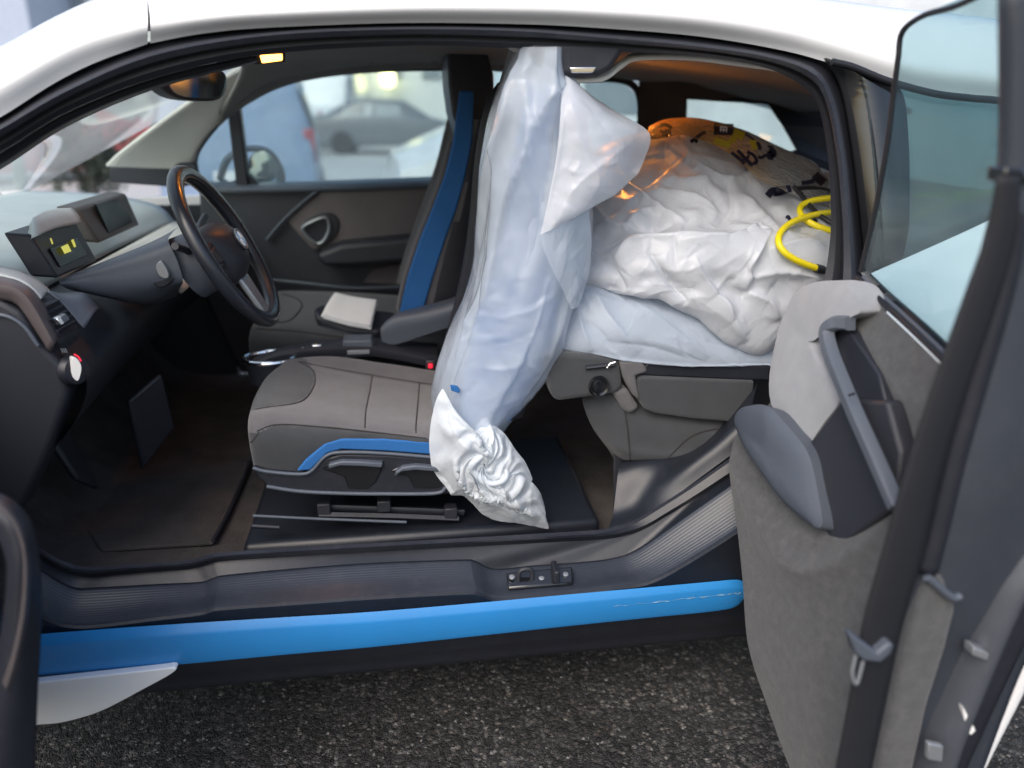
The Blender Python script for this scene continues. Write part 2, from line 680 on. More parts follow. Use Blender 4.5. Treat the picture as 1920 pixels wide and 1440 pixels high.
def asphalt_mat():
    m, N, L = node_mat('asphalt')
    out = N.new('ShaderNodeOutputMaterial')
    p = N.new('ShaderNodeBsdfPrincipled')
    L.new(p.outputs[0], out.inputs[0])
    geo = N.new('ShaderNodeNewGeometry')
    v = N.new('ShaderNodeTexVoronoi')
    v.inputs['Scale'].default_value = 100
    v2 = N.new('ShaderNodeTexVoronoi')
    v2.inputs['Scale'].default_value = 260
    nz = N.new('ShaderNodeTexNoise')
    nz.inputs['Scale'].default_value = 2.2
    nz.inputs['Detail'].default_value = 8
    warp = N.new('ShaderNodeTexNoise')
    warp.inputs['Scale'].default_value = 160
    wm = N.new('ShaderNodeVectorMath')
    wm.operation = 'MULTIPLY_ADD'
    wm.inputs[1].default_value = (0.006, 0.006, 0.006)
    L.new(geo.outputs['Position'], warp.inputs['Vector'])
    L.new(warp.outputs['Color'], wm.inputs[0])
    L.new(geo.outputs['Position'], wm.inputs[2])
    for x in (v, v2):
        L.new(wm.outputs[0], x.inputs['Vector'])
    L.new(geo.outputs['Position'], nz.inputs['Vector'])
    sep = N.new('ShaderNodeSeparateColor')
    L.new(v.outputs['Color'], sep.inputs[0])
    ramp = N.new('ShaderNodeValToRGB')
    e = ramp.color_ramp.elements
    e[0].position, e[0].color = 0.0, (0.026, 0.0255, 0.026, 1)
    e[1].position, e[1].color = 1.0, (0.36, 0.35, 0.33, 1)
    for pos, c in ((0.45, (0.050, 0.049, 0.050)), (0.72, (0.090, 0.088, 0.089)), (0.9, (0.17, 0.166, 0.165)), (0.95, (0.13, 0.105, 0.095))):
        q = e.new(pos)
        q.color = (*c, 1)
    L.new(sep.outputs[0], ramp.inputs[0])
    edge = N.new('ShaderNodeMapRange')
    edge.inputs['From Min'].default_value = 0.0
    edge.inputs['From Max'].default_value = 0.75
    edge.inputs['To Min'].default_value = 1.0
    edge.inputs['To Max'].default_value = 0.3
    L.new(v.outputs['Distance'], edge.inputs['Value'])
    mu = N.new('ShaderNodeMix')
    mu.data_type = 'RGBA'
    mu.blend_type = 'MULTIPLY'
    mu.inputs['Factor'].default_value = 1
    L.new(ramp.outputs[0], mu.inputs['A'])
    L.new(edge.outputs[0], mu.inputs['B'])
    big = N.new('ShaderNodeMapRange')
    big.inputs['From Min'].default_value = 0.3
    big.inputs['From Max'].default_value = 0.7
    big.inputs['To Min'].default_value = 0.55
    big.inputs['To Max'].default_value = 1.45
    L.new(nz.outputs['Fac'], big.inputs['Value'])
    mu2 = N.new('ShaderNodeMix')
    mu2.data_type = 'RGBA'
    mu2.blend_type = 'MULTIPLY'
    mu2.inputs['Factor'].default_value = 1
    L.new(mu.outputs['Result'], mu2.inputs['A'])
    L.new(big.outputs[0], mu2.inputs['B'])
    L.new(mu2.outputs['Result'], p.inputs['Base Color'])
    p.inputs['Roughness'].default_value = 0.55
    p.inputs['Specular IOR Level'].default_value = 0.45
    h = N.new('ShaderNodeMath')
    h.operation = 'ADD'
    L.new(v.outputs['Distance'], h.inputs[0])
    L.new(v2.outputs['Distance'], h.inputs[1])
    b = N.new('ShaderNodeBump')
    b.invert = True
    b.inputs['Strength'].default_value = 0.9
    b.inputs['Distance'].default_value = 0.006
    L.new(h.outputs[0], b.inputs['Height'])
    L.new(b.outputs[0], p.inputs['Normal'])
    return m


def rib_mat(name, col, rough, axis, scale, strength=0.4):
    m = pbr(name, col, rough, var=0.1, dust=0.10)
    N, L = m.node_tree.nodes, m.node_tree.links
    p = [n for n in N if n.type == 'BSDF_PRINCIPLED'][0]
    geo = [n for n in N if n.type == 'NEW_GEOMETRY'][0]
    w = N.new('ShaderNodeTexWave')
    w.bands_direction = axis
    w.inputs['Scale'].default_value = scale
    L.new(geo.outputs['Position'], w.inputs['Vector'])
    b = N.new('ShaderNodeBump')
    b.inputs['Strength'].default_value = strength
    b.inputs['Distance'].default_value = 0.002
    L.new(w.outputs['Fac'], b.inputs['Height'])
    L.new(b.outputs[0], p.inputs['Normal'])
    return m


M = {}
M['white'] = pbr('white_paint', (.80, .81, .83), .22, coat=.7, var=.02)
M['black'] = pbr('black_plastic', (.018, .020, .029), .42, var=.15, bump=.15, bscale=900, dust=.06)
M['blackgloss'] = pbr('black_gloss', (.01, .011, .014), .12, coat=.6)
M['rubber'] = pbr('rubber_seal', (.012, .013, .018), .5, bump=.1, bscale=600)
M['rubberlit'] = pbr('rubber_seal_lit', (.03, .033, .045), .38, bump=.1, bscale=600, dust=.12)  # paler copy of the seal rubber, light painted in, plus dust
M['sill'] = pbr('sill_plastic', (.015, .018, .026), .36, bump=.2, bscale=800, dust=.06)
M['tread'] = rib_mat('sill_tread', (.030, .037, .052), .36, 'Y', 60.0, .12)
M['blue'] = pbr('blue_paint', (.022, .22, .56), .40, var=.05, coat=.15, dust=.05)
M['bluefab'] = pbr('blue_fabric', (.018, .13, .38), .75, var=.08, bump=.4, bscale=1200)
M['fabric'] = pbr('seat_fabric', (.120, .116, .124), .92, var=.1, bump=.6, bscale=1400, sheen=.25, vscale=18)
M['fabricdark'] = pbr('seat_fabric_dark', (.048, .053, .058), .9, var=.1, bump=.6, bscale=1400, sheen=.2, vscale=18)
M['fabricgrey'] = pbr('seat_fabric_grey', (.046, .050, .057), .9, var=.1, bump=.5, bscale=1400, sheen=.25, vscale=18)
M['seam'] = pbr('seam_thread', (.03, .028, .028), .9)
M['kenaf'] = pbr('fibre_trim', (.074, .076, .081), .9, var=.16, bump=.7, bscale=420, vscale=55, sheen=.2, dust=.25)
M['pad'] = pbr('padded_fabric', (.30, .31, .335), .9, var=.07, bump=.6, bscale=900, sheen=.3, vscale=30)
M['leather'] = pbr('grey_leather', (.085, .10, .128), .42, var=.06, bump=.4, bscale=500)
M['silver'] = pbr('satin_silver', (.36, .38, .41), .34, metal=.55, var=.05)
M['chrome'] = pbr('chrome', (.85, .86, .88), .08, metal=1.0, var=.02)
M['carpet'] = pbr('carpet', (.060, .053, .052), 1.0, var=.35, bump=1.0, bscale=260, vscale=9, dust=.12)
M['dashtop'] = pbr('dash_top', (.52, .565, .57), .55, var=.08, bump=.3, bscale=700)
M['dashpale'] = pbr('dash_pale', (.62, .60, .56), .6, var=.06, bump=.2, bscale=500)
M['dashdark'] = pbr('dash_dark', (.025, .027, .036), .5, bump=.2, bscale=700)
M['headliner'] = pbr('roof_lining', (.19, .178, .172), .95, var=.06, bump=.4, bscale=800)
M['pillar'] = pbr('pillar_lining', (.66, .65, .60), .9, var=.05, bump=.4, bscale=800)
M['mauve'] = pbr('door_insert', (.130, .112, .116), .9, var=.1, bump=.5, bscale=900)
M['lenswarm'] = pbr('lit_lamp_lens', (.9, .6, .25), .4, emis=(1.0, .45, .07), estr=6)
M['screen'] = pbr('dark_screen', (.008, .009, .011), .25, spec=.25)
M['readout'] = pbr('lit_readout', (.2, .2, .05), .4, emis=(.75, .72, .12), estr=.45)
M['paper'] = pbr('paper_white', (.90, .89, .89), .8, var=.03, bump=.5, bscale=200)
M['film'] = film_mat('cover_film', (.74, .83, .94), clear=.46, trans=.45, bump=.06, bs=24, crease=.16, stretch=.45, rough=.24, gloss=1.0)
M['flap'] = film_mat('flap_film', (.80, .83, .89), clear=.14, trans=.45, bump=.05, bs=22, crease=.10, stretch=.6, rough=.26, gloss=.8)
M['filmthick'] = film_mat('gathered_film', (.84, .90, .96), clear=.08, trans=.32, bump=.06, bs=30, gloss=.5, rough=.35, crease=.14)
M['bag'] = film_mat('bag_film', (.75, .785, .84), clear=.05, trans=.40, bump=.06, bs=22, crease=.20, rough=.28, gloss=.8)
M['sheet'] = film_mat('sheet_film', (.47, .54, .64), clear=.02, trans=.25, bump=.10, bs=24, gloss=.8, crease=.14)
M['clearfilm'] = film_mat('clear_film_glow', (.75, .66, .50), clear=.30, trans=.55, bump=.6, bs=55, rough=.14, gloss=1.3)
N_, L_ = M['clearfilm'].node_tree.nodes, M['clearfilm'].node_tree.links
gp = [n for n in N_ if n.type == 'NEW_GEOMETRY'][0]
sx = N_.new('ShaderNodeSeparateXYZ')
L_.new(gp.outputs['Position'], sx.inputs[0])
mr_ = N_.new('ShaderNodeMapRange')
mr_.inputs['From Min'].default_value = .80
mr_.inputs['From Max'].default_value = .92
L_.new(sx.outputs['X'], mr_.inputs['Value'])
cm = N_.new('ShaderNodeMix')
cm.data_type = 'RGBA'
cm.inputs['A'].default_value = (.85, .50, .16, 1)  # lamp glow painted into the film as orange, greying towards the rear
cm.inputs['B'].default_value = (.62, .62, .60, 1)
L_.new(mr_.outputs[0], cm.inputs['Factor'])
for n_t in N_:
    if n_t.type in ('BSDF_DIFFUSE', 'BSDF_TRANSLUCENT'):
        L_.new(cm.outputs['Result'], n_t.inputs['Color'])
M['ink'] = pbr('navy_ink', (.012, .013, .035), .5)
M['yellowink'] = pbr('yellow_ink', (.55, .42, .03), .5)
M['cable'] = pbr('yellow_cable', (.75, .62, .01), .42, var=.08)
M['cableblack'] = pbr('black_cable', (.02, .021, .025), .45)
M['glass'] = glass_mat('side_glass', (.82, .91, .91), haze=.14)
M['glassrear'] = glass_mat('rear_door_glass', (.72, .84, .86), haze=.05)
M['windscreen'] = glass_mat('windscreen_glass', (.78, .90, .87), haze=.38)
M['quarter'] = glass_mat('quarter_glass', (.45, .60, .62), haze=.30)
M['tyre'] = pbr('tyre', (.018, .018, .018), .8, bump=.3, bscale=120)
M['rim'] = pbr('alloy_rim', (.35, .36, .38), .3, metal=.8)
M['mirrorglass'] = pbr('mirror_glass', (.78, .84, .83), .04, metal=1.0, var=.01)
M['red'] = pbr('red_lens', (.5, .01, .03), .2, coat=.4)
M['redglow'] = pbr('red_button', (.6, .01, .03), .4, emis=(1, .02, .05), estr=.6)
M['asphalt'] = asphalt_mat()
M['badgeblue'] = pbr('badge_blue', (.03, .16, .6), .2, coat=.5)
M['badgewhite'] = pbr('badge_white', (.8, .8, .8), .2, coat=.5)
# ================================================================== THE SETTING
g = make('ground', [(-150, -120, 0), (150, -120, 0), (150, 200, 0), (-150, 200, 0)], [(0, 1, 2, 3)], M['asphalt'], smooth=False)
tag(g, 'grey coarse asphalt of the car park', kind='structure')

g = make('pale_ground', [(-40, 6.5, .004), (40, 6.5, .004), (40, 40, .004), (-40, 40, .004)], [(0, 1, 2, 3)], pbr('pale_glare_ground', (.46, .47, .47), .55, var=.12, vscale=.7), smooth=False)  # pale sheet over the asphalt, sky glare on the far ground painted in
tag(g, 'far ground painted pale for sky glare, where the other vehicles stand', kind='structure')

# loose stone chips lying on the asphalt in front of the car
cv, cf = [], []
rng = random.Random(3)
for i in range(2600):
    x = rng.uniform(-1.0, 1.5)
    y = rng.uniform(0.95, 1.95)
    s = rng.choice([.0018, .0024, .003, .004, .0055])
    o = len(cv)
    a = rng.uniform(0, 6.28)
    k = rng.uniform(.5, 1)
    for dx, dy, dz in ((1, 0, 0), (0, k, 0), (-1, 0, 0), (0, -k, 0), (.2, .1, .9 * k)):
        X, Y = dx * math.cos(a) - dy * math.sin(a), dx * math.sin(a) + dy * math.cos(a)
        cv.append((x + X * s + rng.uniform(-.3, .3) * s, y + Y * s, 0.0005 + dz * s * .8))
    cf += [(o, o + 1, o + 4), (o + 1, o + 2, o + 4), (o + 2, o + 3, o + 4), (o + 3, o, o + 4)]
M['chips'] = pbr('stone_chips', (.22, .212, .205), .75, var=.5, vscale=140, col2=(.05, .045, .042))
tag(make('gravel', cv, cf, M['chips'], smooth=False), 'small loose stone chips scattered over the asphalt', kind='stuff')


# ---- buildings
def building(label, px0, px1, Y, H, wall, win=None, rows=2, cols=5, wz=1.2, depth=8):
    a, b = A(px0, 190, Y), A(px1, 190, Y)
    w = b.x - a.x
    e = empty('building', ((a.x + b.x) / 2, Y + depth / 2, 0), label, 'building')
    box('wall', ((a.x + b.x) / 2, Y + depth / 2, H / 2), (w, depth, H), wall, e, bevel=0)
    box('roof', ((a.x + b.x) / 2, Y + depth / 2, H + .15), (w + .4, depth + .4, .3), M['bldgtrim'], e, bevel=.02)
    box('plinth', ((a.x + b.x) / 2, Y - .03, .3), (w, .1, .6), M['bldgtrim'], e, bevel=0)
    if win:
        for r in range(rows):
            for c in range(cols):
                x = a.x + w * (c + .5) / cols
                z = wz + r * 2.7
                if z + 1.3 > H: continue
                f = box('window', (x, Y - .02, z + .65), (w / cols * .5, .12, 1.4), M['bldgtrim'], e, bevel=.01)
                box('pane', (x, Y - .09, z + .65), (w / cols * .5 - .16, .03, 1.24), win, f, bevel=0)
    return e


M['bldgtrim'] = pbr('building_trim', (.30, .31, .32), .7)
M['wallpale'] = pbr('pale_render', (.68, .71, .70), .9, var=.05, vscale=.6)
M['wallblue'] = rib_mat('blue_grey_cladding', (.40, .46, .58), .6, 'X', 6.0, .6)
M['wallgreen'] = pbr('grey_green_render', (.62, .67, .63), .9, var=.06, vscale=.6)
M['pane'] = pbr('building_pane', (.22, .26, .29), .1, coat=.5)
building('long pale rendered building behind the parked cars', 395, 1060, 31, 5.2, M['wallpale'], M['pane'], 2, 9, 2.2)
building('tall blue grey clad building at the upper left corner', -420, 84, 30, 11.5, M['wallblue'], None)
building('grey green rendered building next to the blue grey clad one', 88, 380, 34, 9.0, M['wallgreen'], M['pane'], 3, 5, 1.4)
building('pale blue ribbed hall seen over the rear of the white car', 1200, 2300, 26, 9.5, M['wallblue'], M['pane'], 2, 8, 1.5)


# ---- parked vehicles
def vehicle(name, label, cat, loc, rot, W, st, paint, wheel_x, wr=.32, win_x=None, taillamp=True, group='vehicles parked behind the white car'):
    e = empty(name, loc, label, cat, group)
    Rm = Matrix.Rotation(rot, 3, 'Z')
    T = lambda p: Vector(loc) + Rm @ Vector(p)
    w = W / 2
    V, n = [], 0
    for x, zs, zr in st:
        k = 1 - .12 * (abs(x) / abs(st[0][0])) ** 6
        ring = [(-w * .9 * k, .22), (-w * k, .42), (-w * k, zs - .1), (-w * .97 * k, zs), (-w * .80 * k, zr - .06), (-w * .68 * k, zr),
                (0, zr + .03), (w * .68 * k, zr), (w * .80 * k, zr - .06), (w * .97 * k, zs), (w * k, zs - .1), (w * k, .42), (w * .9 * k, .22)]
        n = len(ring)
        V += [T((x, y, min(z, zr))) for y, z in ring]
    Fc = gridfaces(len(st), n, cl_m=True)
    Fc += [tuple(range(n)), tuple(range((len(st) - 1) * n, len(st) * n))]
    make('body', V, Fc, paint, e, sharp=28)

    def zs_zr(x):
        for i in range(len(st) - 1):
            if st[i][0] <= x <= st[i + 1][0]:
                t = (x - st[i][0]) / (st[i + 1][0] - st[i][0])
                return (st[i][1] * (1 - t) + st[i + 1][1] * t, st[i][2] * (1 - t) + st[i + 1][2] * t)
        return st[-1][1:]
    for s in (-1, 1):
        for x0, x1 in (win_x or []):
            pts = []
            for x, fr in ((x0, .1), (x1, .1), (x1, .86), (x0, .86)):
                zs, zr = zs_zr(x)
                pts.append(T((x, s * (w * (.97 - .17 * fr) + .012), zs + (zr - .06 - zs) * fr)))
            plate('window', pts, Rm @ Vector((0, -s * .03, 0)), M['pane'], e, bevel=0)
        for x in wheel_x:
            c = T((x, s * (w - .10), wr))
            t = lathe('wheel', [(wr * .62, -.1), (wr * .95, -.1), (wr, -.06), (wr, .06), (wr * .95, .1), (wr * .62, .1)], c, Rm @ Vector((0, s, 0)), M['tyre'], e)
            lathe('rim', [(wr * .12, .02), (wr * .3, .05), (wr * .6, .085), (wr * .62, -.09), (wr * .1, -.09)], c, Rm @ Vector((0, s, 0)), M['rim'], t)
    L0, L1 = st[0][0], st[-1][0]
    for s in (-1, 1):
        zs, zr = zs_zr(L1 - .06)
        if taillamp:
            box('tail_lamp', T((L1 - .10, s * w * .86, .92)), (.10, .12, .36), M['tail'], e, rot=Rm, bevel=.02)
        box('headlamp', T((L0 + .16, s * w * .74, .68)), (.2, .3, .14), M['lampglass'], e, rot=Rm, bevel=.03)
    box('number_plate', T((L1 + .005, 0, .62)), (.03, .5, .11), M['white'], e, rot=Rm, bevel=.004)
    return e


M['tail'] = pbr('tail_lens', (.34, .05, .07), .3, coat=.4)
M['lampglass'] = pbr('lamp_glass', (.7, .72, .75), .12, coat=.6)
M['paintblue'] = pbr('blue_grey_paint', (.21, .29, .44), .3, coat=.5)
M['paintdark'] = pbr('dark_grey_paint', (.12, .13, .145), .3, coat=.5)
M['paintsilver'] = pbr('silver_blue_paint', (.12, .15, .19), .3, coat=.5)
M['paintred'] = pbr('red_paint', (.36, .07, .08), .4, coat=.4)
M['paintwhite'] = pbr('van_white_paint', (.72, .75, .78), .3, coat=.5)
MINI = [(-2.15, .55, .60), (-2.05, .76, .80), (-1.35, .98, 1.02), (-.6, 1.02, 1.66), (.4, 1.03, 1.74), (1.5, 1.03, 1.70), (1.95, 1.02, 1.58), (2.1, .95, 1.02), (2.14, .5, .6)]
SEDAN = [(-2.2, .5, .55), (-2.1, .68, .72), (-1.1, .92, .95), (-.35, .95, 1.40), (.6, .96, 1.45), (1.25, .98, 1.30), (1.7, .98, 1.06), (2.12, .92, 1.0), (2.2, .5, .6)]
VAN = [(-2.5, .6, .7), (-2.4, .95, 1.0), (-1.8, 1.15, 1.25), (-1.2, 1.2, 2.2), (-.6, 1.2, 2.42), (2.3, 1.2, 2.42), (2.45, 1.1, 2.3), (2.5, .5, .7)]
p = A(568, 260, 6.2)
p = A(432, 260, 8.8)
vehicle('minivan', 'blue grey minivan close behind the far door, its tail lamp in view', 'minivan', (p.x - .2, 11.0, 0), math.radians(-84), 1.8, MINI, M['paintblue'], (-1.35, 1.3), .33, [(-.55, .3), (.4, 1.15), (1.25, 1.9)])
p = A(735, 240, 22)
vehicle('parked_car', 'dark grey saloon car far off in front of the pale building', 'car', (p.x, 23, 0), math.radians(176), 1.8, SEDAN, M['paintdark'], (-1.35, 1.3), .32, [(-.3, .35), (.45, 1.2)])
p = A(812, 255, 9.0)
vehicle('parked_car', 'silver blue car with red tail lamp beside the passenger headrest', 'car', (p.x + 2.62, 9.9, 0), math.radians(176), 1.8, SEDAN, M['paintsilver'], (-1.35, 1.3), .32, [(-.3, .35), (.45, 1.2)])
p = A(618, 200, 26)
vehicle('delivery_van', 'white panel van standing end on by the pale building', 'van', (p.x, 27.5, 0), math.radians(80), 2.0, VAN, M['paintwhite'], (-1.6, 1.5), .36, [(-1.2, -.7)])
p = A(1330, 260, 4.9)
vehicle('delivery_van', 'white van parked close behind the rear side windows', 'van', (p.x + .4, 6.2, 0), math.radians(3), 2.0, VAN, M['paintwhite'], (-1.6, 1.5), .36, [(-1.2, -.7)])
p = A(90, 300, 15)
vehicle('parked_car', 'small red car seen through the windscreen', 'car', (p.x - .6, 15.5, 0), math.radians(25), 1.7, SEDAN, M['paintred'], (-1.35, 1.3), .3, [(-.3, .35), (.45, 1.2)])

# lit lamp on the pale building
p = A(727, 146, 30.8)
e = empty('wall_lamp', (p.x, 30.9, p.z), 'lit yellow lamp high on the wall of the pale building', 'lamp')
box('bracket', (p.x, 30.9, p.z + .32), (.12, .5, .08), M['bldgtrim'], e)
lathe('lamp_glass', [(.05, -.32), (.22, -.26), (.28, 0), (.22, .26), (.08, .30)], (p.x, 30.6, p.z), (0, 0, 1), pbr('lit_lamp_glass', (.9, .8, .4), .4, emis=(1, .84, .38), estr=4.5), e)

# post and shrub beyond the windscreen
p = A(36, 320, 9)
e = empty('post', (p.x, 9, 0), 'green painted post seen low through the windscreen', 'post')
tube('shaft', [(p.x, 9, 0), (p.x, 9, .98)], .06, pbr('green_post_paint', (.06, .10, .075), .5), e, res=10)
lathe('cap', [(.065, 0), (.07, .03), (.03, .07)], (p.x, 9, .98), (0, 0, 1), M['bldgtrim'], e, n=10)


def shrub(label, c, rad, n, mat):
    e = empty('shrub', (c[0], c[1], 0), label, 'shrub')
    V, Fc = [], []
    rg = random.Random(11)
    blobs = [(rg.uniform(-.6, .6) * rad, rg.uniform(-.5, .5) * rad, rg.uniform(.35, 1.0) * c[2], rg.uniform(.35, .6) * rad) for _ in range(9)]
    for i in range(n):
        b = rg.choice(blobs)
        d = Vector((rg.gauss(0, 1), rg.gauss(0, 1), rg.gauss(0, 1))).normalized() * b[3] * rg.uniform(.55, 1.05)
        p0 = Vector((c[0] + b[0], c[1] + b[1], b[2])) + d
        if p0.z < .1: continue
        a = Vector((rg.gauss(0, 1), rg.gauss(0, 1), rg.gauss(0, .6))).normalized()
        q = a.orthogonal().normalized()
        L = rg.uniform(.04, .09)
        k = len(V)
        V += [p0, p0 + a * L * .5 + q * L * .28, p0 + a * L, p0 + a * L * .5 - q * L * .28]
        Fc.append((k, k + 1, k + 2, k + 3))
    make('foliage', V, Fc, mat, e, smooth=False)
    for k in range(5):
        tube('stem', [(c[0], c[1], 0), (c[0] + rg.uniform(-.3, .3) * rad, c[1] + rg.uniform(-.3, .3), c[2] * .5), (c[0] + rg.uniform(-.7, .7) * rad, c[1], c[2] * .9)], .018, M['bark'], e, res=5, n=6)


M['bark'] = pbr('bark', (.09, .075, .06), .9)
M['leaf'] = pbr('dull_green_leaf', (.055, .075, .055), .7, var=.4, vscale=3)
p = A(165, 270, 11)
shrub('dark green shrub seen through the windscreen', (p.x, 11, 1.05), .62, 2600, M['leaf'])

# ================================================================== THE WHITE CAR
car = empty('car', (0.1, 2.18, 0), 'white electric hatchback with blue sill and both near side doors open', 'car')

# ---- white outer body
row0 = [(-420, 420), (-250, 330), (-100, 262), (0, 213), (100, 150), (180, 110), (277, 75)]
row1 = [(-420, 350), (-250, 268), (-100, 200), (0, 150), (100, 95), (180, 62), (277, 40)]
row2 = [(-420, 270), (-250, 190), (-100, 133), (0, 87), (100, 33), (180, -2), (277, -28)]
r0 = [AB(x, y + 7, .014) for x, y in row0]
r1 = [AB(x, y, -.010) for x, y in row1]
r2 = [AB(x, y, .06) for x, y in row2]
r3 = [v + Vector((-.01, .07, -.012)) for v in r2]
r4 = [v + Vector((0, .02, -.05)) for v in r3]
loft('windscreen_pillar', [r0, r1, r2, r3, r4], M['white'], car, nu=40, nv=24)
row0 = [(282, 74), (380, 56), (500, 45), (750, 36), (960, 38), (1100, 44), (1300, 60), (1450, 84), (1545, 108), (1665, 148), (1750, 170), (1890, 186), (2050, 225)]
row1 = [(282, 39), (380, 27), (500, 18), (750, 9), (960, 9), (1100, 13), (1300, 26), (1450, 46), (1545, 66), (1665, 98), (1750, 116), (1890, 132), (2050, 165)]
row2 = [(282, -24), (380, -34), (500, -40), (750, -44), (960, -42), (1100, -38), (1300, -30), (1450, -12), (1545, -2), (1665, 14), (1750, 24), (1890, 40), (2050, 72)]
r0 = [AB(x, y + 7, .014) for x, y in row0]
r1 = [AB(x, y, -.010) for x, y in row1]
r2 = [AB(x, y, .07) for x, y in row2]
rc = [Vector((v.x + (-.02 if i < 2 else 0), 2.18, v.z + .012)) for i, v in enumerate(r2)]
rm = [Vector((v.x, 1.85, v.z + .008)) for v in r2]
mir = lambda R_: [Vector((v.x, 4.36 - v.y, v.z)) for v in R_]
loft('roof', [r0, r1, r2, rm, rc, mir(rm), mir(r2), mir(r1), mir(r0)], M['white'], car, nu=56, nv=60)

# ---- aperture seal: outer groove, raised rubber, inner edge, inward return
O_ = [(-420, 425), (-250, 334), (-100, 266), (0, 217), (100, 154), (280, 78), (500, 49), (750, 40), (960, 42), (1100, 48), (1300, 64), (1450, 88), (1545, 114), (1580, 160), (1602, 260), (1615, 360), (1624, 440), (1634, 522), (1640, 600)]
K_ = [(-420, 460), (-250, 362), (-100, 292), (0, 243), (125, 171), (290, 103), (500, 67), (750, 55), (960, 58), (1100, 68), (1300, 86), (1445, 108), (1528, 140), (1558, 195), (1577, 290), (1586, 370), (1592, 440), (1596, 522), (1590, 600)]
I_ = [(-420, 505), (-250, 405), (-100, 335), (0, 285), (125, 210), (290, 146), (480, 104), (750, 86), (960, 90), (1100, 95), (1300, 104), (1435, 127), (1508, 165), (1536, 205), (1552, 290), (1557, 370), (1557, 440), (1545, 525), (1520, 600)]
n_ = 110
def ringrow(pts, off): return even(cr([AB(x, y, off) for x, y in pts], 200), n_)
def mid(a, b, t): return [(p[0] * (1 - t) + q[0] * t, p[1] * (1 - t) + q[1] * t) for p, q in zip(a, b)]
rows = [ringrow(O_, .020), ringrow(mid(O_, K_, .25), .030), ringrow(mid(O_, K_, .6), .020), ringrow(mid(O_, K_, .75), -.008),
        ringrow(K_, -.016), ringrow(mid(K_, I_, .3), -.006), ringrow(mid(K_, I_, .45), .012), ringrow(mid(K_, I_, .7), .012), ringrow(I_, .022)]
back = lambda v, k: v + (v - CAM).normalized() * k + Vector((.004, 0, 0))
rows.append([back(v, .035) for v in rows[-1]])
rows.append([back(v, .06) + Vector((.012 if v.x > .7 else 0, 0, .012)) for v in rows[-2]])
V = [v for r in rows for v in r]
seal = make('door_seal', V, gridfaces(len(rows), n_), [M['rubber'], M['rubberlit']], car, sharp=30)
for pl in seal.data.polygons:
    if 3 * (n_ - 1) <= pl.index < 5 * (n_ - 1):
        pl.material_index = 1

# ---- sill, row by row
R1 = [(30, 990), (76, 1029), (115, 1052), (157, 1064), (220, 1061), (300, 1056), (354, 1051), (390, 1042), (421, 1037), (560, 1028), (700, 1020), (900, 1009), (1050, 1000), (1125, 995), (1160, 987), (1192, 976), (1245, 944), (1301, 908), (1350, 874), (1420, 825)]
R1b = [(x, y + 5) for x, y in R1]
R2 = [(30, 1003), (76, 1043), (115, 1066), (160, 1078), (220, 1074), (300, 1068), (354, 1064), (390, 1055), (421, 1049), (560, 1040), (700, 1032), (900, 1021), (1050, 1013), (1133, 1008), (1170, 1002), (1209, 989), (1255, 962), (1301, 934), (1350, 902), (1420, 855)]
R3 = [(30, 1040), (76, 1069), (105, 1088), (141, 1104), (181, 1104), (290, 1098), (374, 1094), (400, 1086), (430, 1080), (560, 1068), (700, 1058), (862, 1052), (890, 1054), (927, 1069), (1000, 1063), (1084, 1057), (1149, 1049), (1198, 1030), (1290, 966), (1420, 875)]
R4 = [(20, 1115), (68, 1146), (92, 1160), (121, 1170), (173, 1172), (290, 1158), (374, 1148), (395, 1142), (420, 1138), (560, 1128), (700, 1118), (870, 1109), (900, 1111), (932, 1122), (1000, 1116), (1084, 1109), (1150, 1100), (1220, 1089), (1301, 1046), (1420, 970)]
R5 = [(20, 1193), (70, 1190), (100, 1188), (130, 1186), (173, 1183), (290, 1174), (374, 1168), (395, 1167), (420, 1165), (560, 1157), (700, 1148), (870, 1134), (900, 1131), (932, 1128), (1000, 1122), (1084, 1114), (1150, 1109), (1220, 1102), (1301, 1094), (1393, 1086)]
s1 = R(R1, 1.445); s1b = R(R1b, 1.436); s2 = R(R2, 1.43)
NU = 90
rin = [v + Vector((0, .012, -.03)) for v in s1]
loft('sill_inner', [rin, R([(x, y - 2) for x, y in R1], 1.449), s1, s1b], M['rubberlit'], car, nu=NU, nv=4, lin_v=True, sharp=25)
wall_lo = [A(x, y, 1.405) for x, y in R3]
loft('sill_wall', [s1b, R([(x, y - 4) for x, y in R2], 1.424), s2, R([(x, y + 3) for x, y in R2], 1.434), [A(x, y - 3, 1.412) for x, y in R3], wall_lo], M['sill'], car, nu=NU, nv=6, lin_v=True, sharp=25)
lip = [A(x, y + 5, 1.398) for x, y in R3]
tread = loft('step_plate', [wall_lo, lip, [A((a[0] + b[0]) / 2, (a[1] + b[1]) / 2 + 3, 1.366) for a, b in zip(R3, R4)], [A(x, y - 7, 1.337) for x, y in R4], [A(x, y, 1.327) for x, y in R4]], M['tread'], car, nu=NU, nv=16, sharp=35)
loft('sill_outer', [[A(x, y, 1.327) for x, y in R4], [A(x, y + 6, 1.321) for x, y in R4], [A(x, min(y + 14, b[1] + 1), 1.326) for (x, y), b in zip(R4, R5)], [A(x, y + 2, 1.330) for x, y in R5]], M['sill'], car, nu=NU, nv=10, lin_v=True, sharp=30)
